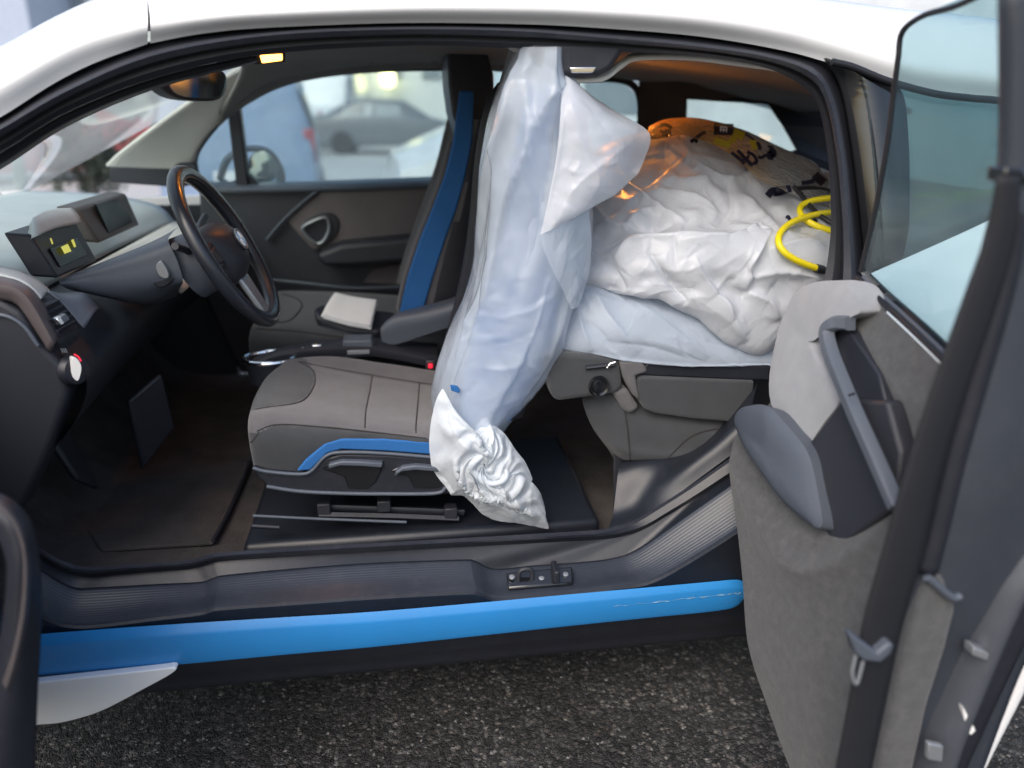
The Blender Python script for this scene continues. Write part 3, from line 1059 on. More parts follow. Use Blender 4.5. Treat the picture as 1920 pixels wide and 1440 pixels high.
# blue skirt strip with a crease and rounded rear end
bt = [(-260, 1216), (20, 1193), (70, 1190), (230, 1178), (380, 1168), (540, 1158), (700, 1148), (900, 1131), (1084, 1114), (1220, 1102), (1330, 1092), (1380, 1088), (1396, 1093)]
bc = [(-260, 1236), (20, 1212), (70, 1208), (230, 1195), (380, 1184), (540, 1173), (700, 1163), (900, 1145), (1084, 1127), (1220, 1114), (1330, 1103), (1382, 1100), (1400, 1104)]
bb = [(-260, 1300), (20, 1272), (70, 1267), (230, 1255), (380, 1242), (540, 1227), (700, 1213), (900, 1192), (1084, 1172), (1220, 1158), (1330, 1147), (1378, 1138), (1399, 1118)]
loft('blue_skirt', [R(bt, 1.328), R([(x, y - 1) for x, y in bt], 1.318), R(bc, 1.309), R(mid(bc, bb, .12), 1.3075), R(mid(bc, bb, .9), 1.310), R(bb, 1.314), [v + Vector((0, .05, -.004)) for v in R(bb, 1.314)]], M['blue'], car, nu=80, nv=7, lin_v=True, sharp=30)
# scuffed streak on the rear of the skirt
sc = [(1150, 1138), (1200, 1131), (1250, 1127), (1290, 1121), (1330, 1119), (1370, 1113), (1390, 1112)]
V, Fc = [], []
scp = cr(R(sc, 1.3068), 40)
rg = random.Random(5)
for i, v in enumerate(scp):
    h = rg.uniform(.0006, .0040) * (.3 + .7 * i / 40) * (0.15 if rg.random() < .3 else 1)
    j = rg.uniform(-.002, .002)
    V += [v + Vector((0, 0, h + j)), v + Vector((0, 0, -h + j))]
make('scuff_mark', V, gridfaces(40, 2), pbr('scuffed_paint', (.16, .34, .56), .7, var=.3, vscale=90), car)
# black underfloor behind the skirt
loft('underfloor', [[Vector((x, 1.36, .34)) for x in (-1.1, 0, .9)], [Vector((x, 1.39, .24)) for x in (-1.1, 0, .9)], [Vector((x, 1.5, .17)) for x in (-1.1, 0, .9)], [Vector((x, 2.2, .16)) for x in (-1.1, 0, .9)], [Vector((x, 2.9, .17)) for x in (-1.1, 0, .9)], [Vector((x, 3.0, .34)) for x in (-1.1, 0, .9)]], M['black'], car, nu=6, nv=24)
# white lower wing behind the front wheel
plate('wing_tip', R([(20, 1284), (62, 1281), (200, 1266), (300, 1255), (322, 1252), (330, 1254), (328, 1259), (312, 1270), (262, 1297), (190, 1334), (120, 1355), (62, 1361), (-40, 1372), (-40, 1290)], 1.292), (0, .018, 0), M['white'], car, bevel=.006, seg=3, smooth_n=90)

# ---- rest of the shell: nose, rear quarter, far side, floor
def section(x, hw, zb, zs, zt):
    return [Vector((x, 2.18 + s * a, z)) for s, a, z in ((-1, hw * .93, zb), (-1, hw, zb + .12), (-1, hw, zs - .12), (-1, hw * .95, zs), (-1, hw * .5, zt), (1, hw * .5, zt), (1, hw * .95, zs), (1, hw, zs - .12), (1, hw, zb + .12), (1, hw * .93, zb))]
loft('bonnet', [section(-1.12, .86, .62, 1.02, 1.05), section(-1.45, .86, .62, .96, 1.0), section(-1.75, .83, .60, .88, .92), section(-2.02, .74, .5, .75, .78), section(-2.14, .6, .35, .6, .62)], M['white'], car, nu=40, nv=20)
plate('bulkhead', [(-1.10, 1.36, .2), (-1.10, 3.0, .2), (-1.10, 3.0, 1.04), (-1.10, 1.36, 1.04)], (-.05, 0, 0), M['dashdark'], car, bevel=0)
plate('far_wing', [(-1.35, 2.98, .2), (-.66, 2.98, .2), (-.66, 2.98, 1.06), (-1.35, 2.98, 1.04)], (0, .04, 0), M['white'], car, bevel=0)
plate('wing_lining', [(-1.3, 2.93, .2), (-.66, 2.93, .2), (-.66, 2.93, 1.03), (-1.3, 2.93, 1.03)], (0, .03, 0), M['dashdark'], car, bevel=0)
plate('wing_lining', [(-1.2, 1.43, .2), (-.98, 1.43, .2), (-.90, 1.45, 1.03), (-1.2, 1.45, 1.03)], (0, -.02, 0), M['dashdark'], car, bevel=0)
plate('near_wing', [(-1.45, 1.40, .2), (-.98, 1.40, .2), (-.90, 1.42, 1.04), (-1.35, 1.42, 1.04)], (0, -.05, 0), M['white'], car, bevel=.01)
q0 = [(1634, 512), (1700, 483), (1790, 443), (1880, 402), (1960, 372), (2080, 340)]
q = [[AB(x, y, -.02) for x, y in q0]]
q.append([v + Vector((0, -.025, -.05)) for v in q[0]])
q.append([Vector((v.x, 1.335, v.z - .18)) for v in q[0]])
q.append([Vector((v.x + .02, 1.31, .72)) for v in q[0]])
q.append([Vector((v.x + .04, 1.32, .60)) for v in q[0]])
loft('rear_quarter', q, M['white'], car, nu=30, nv=24)
xe = q[0][-1].x
loft('tail_panel', [[Vector((xe, 1.40, 1.17)), Vector((xe + .16, 1.6, 1.15)), Vector((xe + .22, 2.18, 1.14)), Vector((xe + .16, 2.76, 1.15)), Vector((xe, 2.96, 1.17))],
                    [Vector((xe + .02, 1.33, .8)), Vector((xe + .24, 1.6, .8)), Vector((xe + .3, 2.18, .8)), Vector((xe + .24, 2.76, .8)), Vector((xe + .02, 3.03, .8))],
                    [Vector((xe + .02, 1.36, .4)), Vector((xe + .2, 1.6, .4)), Vector((xe + .26, 2.18, .4)), Vector((xe + .2, 2.76, .4)), Vector((xe + .02, 3.0, .4))]], M['white'], car, nu=30, nv=14)
# near C pillar, gloss black, and the quarter glass behind it
cp = [[AB(x, y, .020) for x, y in ((1540, 106), (1574, 160), (1594, 260), (1607, 360), (1616, 440), (1622, 515))],
      [AB(x, y, -.004) for x, y in ((1660, 150), (1690, 180), (1700, 270), (1702, 360), (1700, 430), (1690, 487))]]
loft('rear_pillar', cp, M['blackgloss'], car, nu=24, nv=5, lin_v=True, thick=.02)
qg = [[AB(x, y, .004) for x, y in ((1662, 152), (1750, 174), (1890, 190), (1990, 215))],
      [AB(x, y, -.004) for x, y in ((1690, 300), (1770, 300), (1890, 300), (1985, 300))],
      [AB(x, y, -.004) for x, y in ((1686, 489), (1780, 447), (1890, 399), (1975, 368))]]
loft('quarter_window', qg, M['quarter'], car, nu=20, nv=12, thick=.004)
ln = [AB(x, y, -.012) for x, y in ((1560, 116), (1600, 126), (1665, 152), (1750, 175), (1820, 184), (1890, 192), (2040, 230))]
tube('roof_gutter', ln, .007, M['rubber'], car, n=40)
for x in (-1.45, 1.18):
    for s in (-1, 1):
        c = Vector((x, 2.18 + s * .80, .34))
        t = lathe('wheel', [(.24, -.075), (.325, -.075), (.34, -.05), (.34, .05), (.325, .075), (.24, .075)], c, (0, s, 0), M['tyre'], car, n=40)
        lathe('rim', [(.03, .03), (.2, .05), (.24, .07), (.24, -.07), (.03, -.06)], c, (0, s, 0), M['rim'], t, n=40)
# ================================================================== INTERIOR SHELL
loft('carpet', [[Vector((-1.08, y, .80)) for y in (1.46, 2.2, 2.9)], [Vector((-.98, y, .58)) for y in (1.46, 2.2, 2.9)], [Vector((-.84, y, .42)) for y in (1.46, 2.2, 2.9)], [Vector((-.5, y, .395)) for y in (1.46, 2.2, 2.9)], [Vector((0, y, .395)) for y in (1.46, 2.2, 2.9)], [Vector((.6, y, .40)) for y in (1.46, 2.2, 2.9)], [Vector((1.1, y, .42)) for y in (1.46, 2.2, 2.9)], [Vector((1.3, y, .7)) for y in (1.46, 2.2, 2.9)]], M['carpet'], car, nu=10, nv=40)
# plastic between sill seal and carpet, widening into the seat plinth
lowrow = [A(x, y, 1.449) for x, y in R1]
inn = []
for v in lowrow:
    inn.append(Vector((v.x, 1.53, .43 if v.x < .45 else .43 + (v.x - .45) * .5)))
loft('sill_lining', [[v + Vector((0, .004, -.004)) for v in lowrow], [Vector((v.x, 1.48, w.z + .03)) for v, w in zip(lowrow, inn)], inn, [v + Vector((0, .06, -.05)) for v in inn]], M['sill'], car, nu=60, nv=10)
box('seat_plinth', (.02, 1.80, .425), (.82, .50, .05), M['sill'], car, bevel=.015)
fm = [AZ(x, y, .408) for x, y in ((190, 1030), (400, 1016), (430, 960), (470, 868), (300, 840), (150, 850), (110, 900), (150, 980))]
plate('floor_mat', fm, (0, 0, -.012), M['carpet'], car, bevel=.005)
tube('mat_edging', [v + Vector((0, 0, .003)) for v in fm[1:4]], .005, M['black'], car, n=20)

# ---- roof lining
NEAR = [(300, 138, 1.63), (400, 116, 1.63), (500, 98, 1.63), (700, 82, 1.63), (960, 84, 1.63), (1200, 94, 1.63), (1400, 112, 1.61), (1545, 150, 1.58), (1600, 200, 1.56)]
MIDX = [-.44, -.34, -.22, 0, .25, .5, .78, 1.05, 1.25]
MIDZ = [1.468, 1.482, 1.492, 1.5, 1.498, 1.49, 1.462, 1.41, 1.35]
FAR = [(415, 218, 2.75), (450, 190, 2.75), (520, 151, 2.75), (700, 122, 2.75), (870, 119, 2.75), (1060, 130, 2.72), (1200, 152, 2.66), (1340, 155, 2.5), (1560, 192, 2.3)]
loft('roof_lining', [R(NEAR, 1.6), [Vector((x, 1.85, z - .002)) for x, z in zip(MIDX, MIDZ)], [Vector((x, 2.18, z + .003)) for x, z in zip(MIDX, MIDZ)], [Vector((x, 2.5, z)) for x, z in zip(MIDX, MIDZ)], R(FAR, 2.7)], M['headliner'], car, nu=50, nv=30, thick=.012, off=1)
loft('side_lining', [R([(415, 214, 2.745), (450, 186, 2.745), (520, 147, 2.745), (700, 118, 2.745), (870, 115, 2.745), (1080, 128, 2.74)], 2.7), R([(408, 236, 2.80), (445, 205, 2.80), (520, 163, 2.79), (600, 143, 2.785), (720, 131, 2.78), (870, 128, 2.78), (1085, 146, 2.78)], 2.8)], M['headliner'], car, nu=40, nv=5, thick=.01)
# pale lining edge along the near rail, behind the latch housing
ed = R([(955, 84, 1.60), (985, 104, 1.59), (1005, 132, 1.585), (1050, 149, 1.58), (1110, 151, 1.58), (1140, 145, 1.58), (1168, 124, 1.59), (1200, 109, 1.60), (1300, 108, 1.60), (1400, 120, 1.60), (1480, 132, 1.60), (1520, 150, 1.60)], 1.6)
loft('lining_edge', [[v + Vector((0, .012, .012)) for v in ed], [v + Vector((0, -.003, .004)) for v in ed], [v + Vector((0, .001, -.004)) for v in ed], [v + Vector((0, .03, -.004)) for v in ed]], M['pillar'], car, nu=70, nv=10, sharp=60)
# far windscreen pillar
loft('pillar_lining', [R([(200, 312, 2.70), (225, 290, 2.70), (300, 234, 2.69), (400, 163, 2.67), (470, 115, 2.66), (530, 92, 2.62)], 2.7), R([(285, 316, 2.77), (305, 290, 2.77), (340, 240, 2.75), (425, 180, 2.73), (480, 145, 2.72), (530, 118, 2.70)], 2.7), R([(366, 318, 2.83), (367, 304, 2.83), (374, 278, 2.82), (404, 238, 2.81), (440, 206, 2.80), (517, 163, 2.79)], 2.8)], M['pillar'], car, nu=40, nv=12, thick=.012, off=1)
# windscreen
loft('windscreen', [[Vector((-1.24, 1.46, 1.10)), Vector((-1.34, 2.18, 1.09)), Vector((-1.24, 2.90, 1.10))], [Vector((-.80, 1.54, 1.31)), Vector((-.88, 2.18, 1.31)), Vector((-.80, 2.82, 1.31))], [Vector((-.42, 1.62, 1.488)), Vector((-.46, 2.18, 1.505)), Vector((-.42, 2.74, 1.488))]], M['windscreen'], car, nu=20, nv=16)
# near pillar lining below the seal (inner face of the near windscreen pillar)
loft('pillar_lining', [R([(-420, 520, 1.50), (-250, 418, 1.53), (-100, 345, 1.55), (0, 294, 1.57), (125, 217, 1.585), (290, 151, 1.60), (480, 107, 1.62)], 1.6), R([(-420, 545, 1.56), (-250, 440, 1.58), (-100, 365, 1.60), (0, 312, 1.61), (125, 232, 1.625), (290, 162, 1.64), (480, 112, 1.65)], 1.6)], M['black'], car, nu=40, nv=4, lin_v=True, thick=.01)

# ---- far door
pd = plate('passenger_door', R([(372, 346), (440, 356), (640, 349), (838, 343), (1120, 336), (1120, 700), (450, 700), (385, 560)], 2.82), (0, .14, 0), M['dashdark'], car, bevel=.01)
loft('door_sill_cap', [R([(400, 362), (520, 361), (640, 358), (840, 351), (1100, 343)], 2.795), R([(400, 356), (520, 355), (640, 352), (840, 345), (1100, 338)], 2.79), R([(400, 347), (520, 348), (640, 344), (840, 337), (1100, 331)], 2.815), R([(400, 340), (520, 341), (640, 337), (840, 330), (1100, 325)], 2.90)], M['leather'], pd, nu=30, nv=8)
plate('fabric_insert', R([(601, 358), (850, 350), (960, 347), (960, 442), (776, 441), (700, 448), (640, 457), (587, 470), (562, 442), (537, 413)], 2.806), (0, .03, 0), M['mauve'], pd, bevel=.006)
tube('trim_strip', R([(594, 359, 2.80), (560, 386, 2.80), (525, 420, 2.80), (500, 450, 2.80)], 2.8), .011, M['leather'], pd, n=16, flat=.5)
plate('armrest', R([(592, 478), (640, 458), (780, 444), (960, 442), (960, 500), (760, 492), (660, 500), (605, 500)], 2.71), (0, .11, 0), M['dashdark'], pd, bevel=.018, seg=4)
plate('handle_recess', R([(566, 424), (590, 404), (622, 400), (636, 418), (630, 442), (608, 460), (588, 455)], 2.799), (0, .02, 0), M['black'], pd, bevel=.004, smooth_n=28)
tube('door_handle', R([(567, 429), (590, 413), (612, 409), (617, 430), (606, 452), (590, 455)], 2.785), .008, M['silver'], pd, closed=True, n=40, flat=.7)
plate('door_pocket', R([(700, 505), (745, 494), (800, 494), (800, 540), (680, 532)], 2.80), (0, .03, 0), M['mauve'], pd, bevel=.008)
tube('pocket_edge', R([(500, 524, 2.79), (580, 532, 2.78), (660, 540, 2.78), (760, 538, 2.78)], 2.8), .006, M['leather'], pd, n=20)
box('window_post', tuple(A(449, 280, 2.85)), (.042, .05, .34), M['black'], pd, bevel=.006)
plate('mirror_base', R([(452, 320), (462, 322), (492, 353), (452, 356)], 2.84), (0, .05, 0), M['black'], pd, bevel=.004)
plate('window_glass', R([(366, 330), (368, 300), (402, 238), (440, 206), (520, 162), (600, 142), (720, 130), (880, 128), (1085, 146), (1085, 345), (840, 350), (440, 360)], 2.87), (0, .004, 0), M['glass'], pd, bevel=0)
tube('window_seal', R([(368, 345), (366, 305), (374, 278), (404, 238), (440, 206), (517, 163), (600, 142), (720, 131), (900, 128)], 2.845), .008, M['rubber'], pd, n=50)
# door mirror outside
dm = loft('door_mirror', [R([(410, 330, 3.0), (425, 300, 3.0), (460, 280, 3.0), (500, 283, 3.0), (523, 310, 3.0), (528, 340, 3.0), (500, 350, 3.0), (440, 350, 3.0), (410, 330, 3.0)], 3.0), R([(406, 335, 3.05), (420, 295, 3.05), (458, 274, 3.05), (502, 277, 3.05), (528, 306, 3.05), (534, 342, 3.05), (505, 355, 3.05), (435, 355, 3.05), (406, 335, 3.05)], 3.0), R([(420, 335, 3.13), (435, 300, 3.13), (465, 285, 3.13), (495, 290, 3.13), (515, 310, 3.13), (518, 335, 3.13), (498, 345, 3.13), (445, 345, 3.13), (420, 335, 3.13)], 3.0)], M['black'], pd, nu=40, nv=12)
plate('mirror_glass', R([(468, 338, 3.03), (468, 300, 3.03), (480, 286, 3.01), (500, 286, 2.995), (518, 308, 2.985), (521, 330, 2.98), (500, 344, 2.99), (478, 345, 3.02)], 3.0), (-.004, .006, 0), M['mirrorglass'], pd, bevel=.001, smooth_n=30)
box('mirror_arm', tuple(A(455, 345, 2.95)), (.06, .12, .03), M['black'], pd)

# ---- far rear: side window, dark pillars and hatch glass
Hh = R([(1288, 186, 2.66), (1340, 190, 2.6), (1440, 195, 2.45), (1468, 235, 2.40), (1495, 282, 2.34), (1420, 310, 2.4), (1340, 310, 2.55), (1285, 310, 2.66)], 2.5)
Oo = R([(1198, 140, 2.76), (1340, 120, 2.6), (1540, 150, 2.40), (1590, 240, 2.34), (1620, 330, 2.30), (1450, 460, 2.4), (1300, 460, 2.6), (1196, 440, 2.76)], 2.5)
rr_ = make('rear_surround', Hh + Oo + [v + Vector((.02, .05, 0)) for v in Hh] + [v + Vector((.02, .05, 0)) for v in Oo],
           [(i, (i + 1) % 8, 8 + (i + 1) % 8, 8 + i) for i in range(8)] + [(16 + i, 16 + (i + 1) % 8, (i + 1) % 8, i) for i in range(8)] + [(24 + i, 24 + (i + 1) % 8, 16 + (i + 1) % 8, 16 + i) for i in range(8)], M['black'], car, smooth=False)
plate('rear_glass', [v + Vector((.01, .03, 0)) for v in Hh], (.003, .004, 0), M['glass'], car, bevel=0)
loft('rear_side_wall', [R([(1560, 180, 2.2), (1590, 300, 2.1), (1600, 420, 2.05), (1600, 560, 2.0)], 2.1), R([(1660, 180, 1.75), (1660, 300, 1.7), (1660, 420, 1.66), (1660, 560, 1.62)], 1.7)], M['black'], car, nu=14, nv=8, thick=.02)
tube('side_window_seal', R([(1060, 148), (1120, 147), (1165, 150), (1190, 163), (1200, 190), (1200, 240), (1198, 330)], 2.77), .012, M['rubber'], car, n=50)
plate('rear_side_glass', R([(1060, 150), (1165, 150), (1198, 185), (1200, 345), (1060, 345)], 2.80), (0, .004, 0), M['glass'], car, bevel=0)
loft('rear_side_lining', [R([(1040, 342), (1130, 340), (1260, 340)], 2.78), R([(1040, 420), (1130, 420), (1260, 420)], 2.72), R([(1040, 700), (1130, 700), (1260, 700)], 2.72)], M['dashdark'], car, nu=8, nv=8, thick=.02)

# ---- lamps in the roof lining
ml = plate('map_lamp', R([(470, 100), (535, 96), (535, 117), (476, 122)], 2.05), (0, .03, .012), M['black'], car, bevel=.003)
plate('lamp_lens', R([(487, 103), (529, 101), (529, 113), (491, 118)], 2.045), (0, .006, 0), M['lenswarm'], ml, bevel=.002)
def lamp(name, loc, aim, power, size, col):
    d = bpy.data.lights.new(name, 'AREA')
    d.energy, d.size, d.color = power, size, col
    o = bpy.data.objects.new(name, d)
    COL.objects.link(o)
    o.location = loc
    o.rotation_euler = (Vector(aim) - Vector(loc)).to_track_quat('-Z', 'Y').to_euler()
    return o
lamp('map_lamp_light', A(508, 112, 2.03) + Vector((.012, 0, -.012)), A(420, 470, 1.83), .35, .03, (1.0, .30, .03))
RL = Vector((.56, 2.36, 1.458))
rl = box('rear_lamp', RL + Vector((0, 0, .008)), (.12, .07, .02), M['black'], car, bevel=.004)
box('lamp_lens', RL + Vector((0, 0, -.004)), (.09, .045, .01), M['lenswarm'], rl, bevel=.002)
lamp('rear_lamp_light', RL + Vector((0, 0, -.014)), (.76, 2.06, 1.29), .85, .04, (1.0, .33, .04)).data.spread = math.radians(80)
tube('grab_handle', R([(694, 116, 2.66), (704, 102, 2.62), (730, 97, 2.60), (780, 97, 2.60), (804, 101, 2.62), (814, 113, 2.66)], 2.6), .011, M['headliner'], car, n=24)
# inside mirror
def mY(x): return 2.04 + (x - 300) / 128 * .18
im = plate('inside_mirror', [A(x, y, mY(x)) for x, y in ((300, 150), (335, 128), (380, 122), (422, 134), (428, 158), (418, 184), (388, 190), (330, 182))], (-.045, .02, 0), M['black'], car, bevel=.01, smooth_n=32, seg=3)
plate('mirror_glass', [A(x, y, mY(x) - .004) for x, y in ((316, 150), (338, 134), (380, 128), (418, 139), (423, 158), (413, 180), (386, 185), (334, 178))], (-.004, .002, 0), M['mirrorglass'], im, bevel=.001, smooth_n=32)
tube('mirror_stem', [A(360, 128, 2.2), A(340, 112, 2.25), A(330, 95, 2.3)], .012, M['black'], im)

# ---- upper latch housing on the roof rail
lh = plate('latch_housing', R([(992, 78), (994, 108), (1004, 128), (1030, 142), (1080, 147), (1120, 146), (1146, 132), (1164, 106), (1176, 78)], 1.545), (0, .06, .01), M['dashdark'], car, bevel=.012, seg=4)
plate('latch_slot', R([(1071, 102), (1116, 102), (1116, 126), (1071, 126)], 1.5435), (0, .02, 0), M['black'], lh, bevel=0)
plate('striker_bar', R([(1068, 126), (1119, 125), (1116, 132), (1110, 137), (1072, 137)], 1.535), (0, .015, 0), M['chrome'], lh, bevel=.002)

# ---- dashboard (profile carried across the car)
def across(x, z, ys=(1.50, 1.85, 2.2, 2.5, 2.83), dx=.05):
    return [Vector((x - dx * (1 - ((y - 2.18) / .7) ** 2) * .6, y, z)) for y in ys]
db = loft('dashboard', [across(-1.24, 1.095), across(-1.0, 1.08), across(-.84, 1.045), across(-.79, 1.0), across(-.785, .985)], M['dashtop'], car, nu=24, nv=20, thick=.01)
loft('dash_shelf', [[Vector((-.785, y, .985)) for y in (1.98, 2.2, 2.5, 2.83)], [Vector((-.72, y, .975)) for y in (1.98, 2.2, 2.5, 2.83)], [Vector((-.58, y, .955)) for y in (1.98, 2.2, 2.5, 2.83)], [Vector((-.555, y, .93)) for y in (1.98, 2.2, 2.5, 2.83)]], M['dashpale'], db, nu=12, nv=12, thick=.01)
loft('dash_lower', [across(-.80, .985), across(-.66, .93), across(-.62, .86), across(-.70, .74), across(-.86, .66), across(-1.05, .64)], M['dashdark'], db, nu=24, nv=24)
plate('dash_corner', R([(205, 312), (366, 304), (372, 342), (340, 352), (205, 342)], 2.80), (0, .04, 0), M['dashdark'], db, bevel=.006)
# near end of the dashboard
plate('dash_end', R([(-260, 520), (-60, 545), (0, 562), (40, 585), (72, 640), (118, 690), (128, 740), (90, 850), (40, 960), (-260, 960)], 1.475), (0, .06, 0), M['dashdark'], db, bevel=.012, seg=4)
tube('panel_highlight', R([(-40, 590), (10, 592), (45, 612), (72, 648)], 1.472), .004, M['leather'], db, n=24)  # highlight along the curved panel edge, modelled as a pale tube
M['mauvegrey'] = pbr('mauve_grey_plastic', (.105, .088, .092), .4)
loft('vent_surround', [R([(-80, 505), (0, 520), (40, 532), (72, 560), (113, 632)], 1.50), R([(-80, 520), (0, 536), (34, 545), (60, 572), (101, 645)], 1.468), R([(-80, 545), (0, 560), (30, 568), (50, 590), (95, 660)], 1.478)], M['mauvegrey'], db, nu=30, nv=9, thick=.006)
loft('vent_top', [R([(-80, 490), (0, 502), (40, 512), (70, 528), (90, 545)], 1.64), R([(-80, 505), (0, 520), (40, 532), (60, 546), (74, 562)], 1.50)], M['dashtop'], db, nu=24, nv=6, thick=.008)
for k in range(6):
    a, b = A(18 + k * 9, 522 + k * 4.6, 1.60 - .004), A(44 + k * 5, 548 + k * 3.0, 1.515)
    tube('vent_slat', [a + Vector((0, 0, .004)), b + Vector((0, 0, .004))], .0035, M['black'], db, res=6)
plate('vent_hole', R([(70, 577, 1.488), (108, 559, 1.56), (152, 614, 1.56), (116, 634, 1.488)], 1.5), (-.03, .01, 0), M['black'], db, bevel=.003)
for k in range(5):
    t = k / 5
    tube('vent_slat', R([(74 + 40 * t, 582 + 50 * t, 1.484), (110 + 38 * t, 564 + 48 * t, 1.555)], 1.5), .003, M['dashdark'], db, res=6)
tb = plate('vent_tab', R([(107, 598, 1.478), (113, 594, 1.485), (121, 606, 1.485), (115, 610, 1.478)], 1.48), (-.01, .004, 0), M['chrome'], db, bevel=.001)
plate('vent_tab_face', R([(113, 594, 1.485), (124, 588, 1.515), (131, 599, 1.515), (121, 606, 1.485)], 1.48), (-.01, .004, 0), M['silver'], db, bevel=.001)
loft('vent_frame', [R([(88, 545, 1.56), (118, 572, 1.56), (156, 616, 1.56)], 1.5), R([(98, 549, 1.57), (130, 572, 1.57), (160, 612, 1.565)], 1.5), R([(110, 552, 1.60), (150, 562, 1.60), (177, 586, 1.60)], 1.6), R([(112, 552, 1.64), (158, 552, 1.66), (186, 580, 1.66)], 1.6)], M['leather'], db, nu=16, nv=12, thick=.006)
kn = lathe('light_switch', [(.031, 0), (.031, .008), (.026, .016), (.012, .018)], A(134, 694, 1.50), (.86, -.5, .1), M['black'], db, n=30)
plate('switch_grip', R([(136, 672), (146, 674), (153, 690), (148, 712), (141, 712), (134, 700)], 1.478), (-.01, .012, 0), M['badgewhite'], kn, bevel=.003, smooth_n=24)
tube('switch_mark', R([(139, 664), (147, 669), (152, 677)], 1.485), .0015, M['redglow'], kn, res=5)
tube('switch_mark', R([(114, 708), (118, 714), (121, 718)], 1.485), .0015, M['redglow'], kn, res=5)
for k in range(3):
    tube('switch_icon', R([(114 + k * 4, 653), (118 + k * 4, 661)], 1.482), .0009, M['silver'], kn, res=5)

# ---- screens
idp = plate('instrument_display', R([(56, 440, 1.70), (140, 411, 1.93), (184, 490, 1.93), (108, 522, 1.70)], 1.7), (-.05, -.004, .006), M['black'], db, bevel=.006)
plate('screen', R([(90, 466, 1.735), (142, 445, 1.88), (160, 477, 1.88), (110, 500, 1.735)], 1.7), (-.003, 0, 0), M['screen'], idp, bevel=0)
for v in idp.children[0].data.vertices: v.co.x += .004
def quadpatch(name, c, parent, mat, lift=.006):
    P = [v + Vector((lift, -lift * .2, 0)) for v in R(c, 1.8)]
    return make(name, P, [(0, 1, 2, 3)], mat, parent, smooth=False)
quadpatch('speed_readout', [(109, 463, 1.77), (122, 457, 1.81), (129, 471, 1.81), (116, 476, 1.77)], idp, M['readout'])
quadpatch('gauge_bar', [(128, 450, 1.83), (133, 448, 1.85), (138, 462, 1.85), (134, 464, 1.83)], idp, M['readout'])
quadpatch('warning_light', [(88, 447, 1.75), (91, 446, 1.76), (95, 457, 1.76), (92, 458, 1.75)], idp, M['readout'])
cdp = plate('centre_display', R([(143, 391, 2.02), (237, 362, 2.32), (263, 423, 2.32), (187, 457, 2.02)], 2.1), (-.05, 0, .006), pbr('display_bezel', (.07, .062, .06), .5), db, bevel=.008)
plate('screen', [v + Vector((.006, -.001, 0)) for v in R([(176, 383, 2.10), (222, 371, 2.28), (245, 416, 2.28), (200, 436, 2.10)], 2.1)], (-.006, 0, 0), M['screen'], cdp, bevel=0)
loft('display_hood', [R([(58, 415, 1.75), (90, 400, 1.85), (130, 396, 1.95)], 1.8), R([(60, 428, 1.72), (95, 412, 1.82), (140, 406, 1.94)], 1.8), R([(62, 446, 1.70), (100, 430, 1.80), (145, 420, 1.93)], 1.8)], M['dashtop'], idp, nu=12, nv=8, thick=.02)

# ---- steering column and wheel
cl = loft('column_shroud', [R([(200, 500, 1.96), (270, 465, 1.95), (335, 425, 1.93)], 1.9), R([(150, 508, 1.84), (235, 474, 1.83), (322, 438, 1.82)], 1.9), R([(113, 524, 1.75), (225, 484, 1.745), (316, 453, 1.74)], 1.7), R([(112, 530, 1.738), (225, 512, 1.732), (332, 488, 1.728)], 1.7), R([(116, 536, 1.742), (205, 546, 1.738), (343, 526, 1.735)], 1.7), R([(140, 546, 1.78), (262, 566, 1.78), (338, 538, 1.775)], 1.7), R([(170, 550, 1.86), (270, 572, 1.86), (330, 556, 1.86)], 1.8)], M['leather'], car, nu=30, nv=30)
plate('start_button_recess', R([(274, 512, 1.733), (310, 500, 1.731), (330, 520, 1.731), (300, 540, 1.733)], 1.73), (-.004, .02, 0), M['black'], cl, bevel=.003, smooth_n=24)
plate('selector_lever', R([(292, 498), (302, 490), (314, 508), (316, 520), (306, 522), (296, 514)], 1.715), (0, .025, 0), M['silver'], cl, bevel=.005, smooth_n=24)
SWC = Vector((-.40, 1.83, 1.065))
tl = math.radians(26)
n_w, u_w, s_w = Vector((math.cos(tl), 0, math.sin(tl))), Vector((-math.sin(tl), 0, math.cos(tl))), Vector((0, 1, 0))
def SWp(a, b, h=0): return SWC + s_w * a + u_w * b + n_w * h
rimpts = [SWp(.183 * math.sin(t), .183 * math.cos(t)) for t in [2 * math.pi * i / 72 for i in range(72)]]
V, Fc = tube_geo(rimpts, .0165, 14, True, 1.15)
sw = make('steering_wheel', V, Fc, pbr('wheel_leather', (.018, .021, .03), .28, var=.08, bump=.25, bscale=700, coat=.15), car, sharp=0)
tube('rim_insert', [SWp(.170 * math.sin(t), .170 * math.cos(t), .0085) for t in [2 * math.pi * i / 72 for i in range(72)]], .0035, M['dashdark'], sw, closed=True, res=6)
hubo = [SWp(a, b, -.012) for a, b in ((-.085, .045), (-.05, .062), (0, .066), (.05, .062), (.085, .045), (.09, 0), (.07, -.05), (.035, -.075), (0, -.08), (-.035, -.075), (-.07, -.05), (-.09, 0))]
plate('hub_cover', hubo, -n_w * .03, M['dashdark'], sw, smooth_n=40, puff=.045)
for s in (-1, 1):
    plate('spoke', [SWp(s * .07, .035, 0), SWp(s * .175, .022, .002), SWp(s * .178, -.022, .002), SWp(s * .075, -.03, 0)], -n_w * .016, M['black'], sw, bevel=.005)
    plate('spoke_buttons', [SWp(s * .088, .022, .004), SWp(s * .135, .016, .004), SWp(s * .135, -.014, .004), SWp(s * .09, -.018, .004)], -n_w * .01, M['silver' if s > 0 else 'dashdark'], sw, bevel=.003)
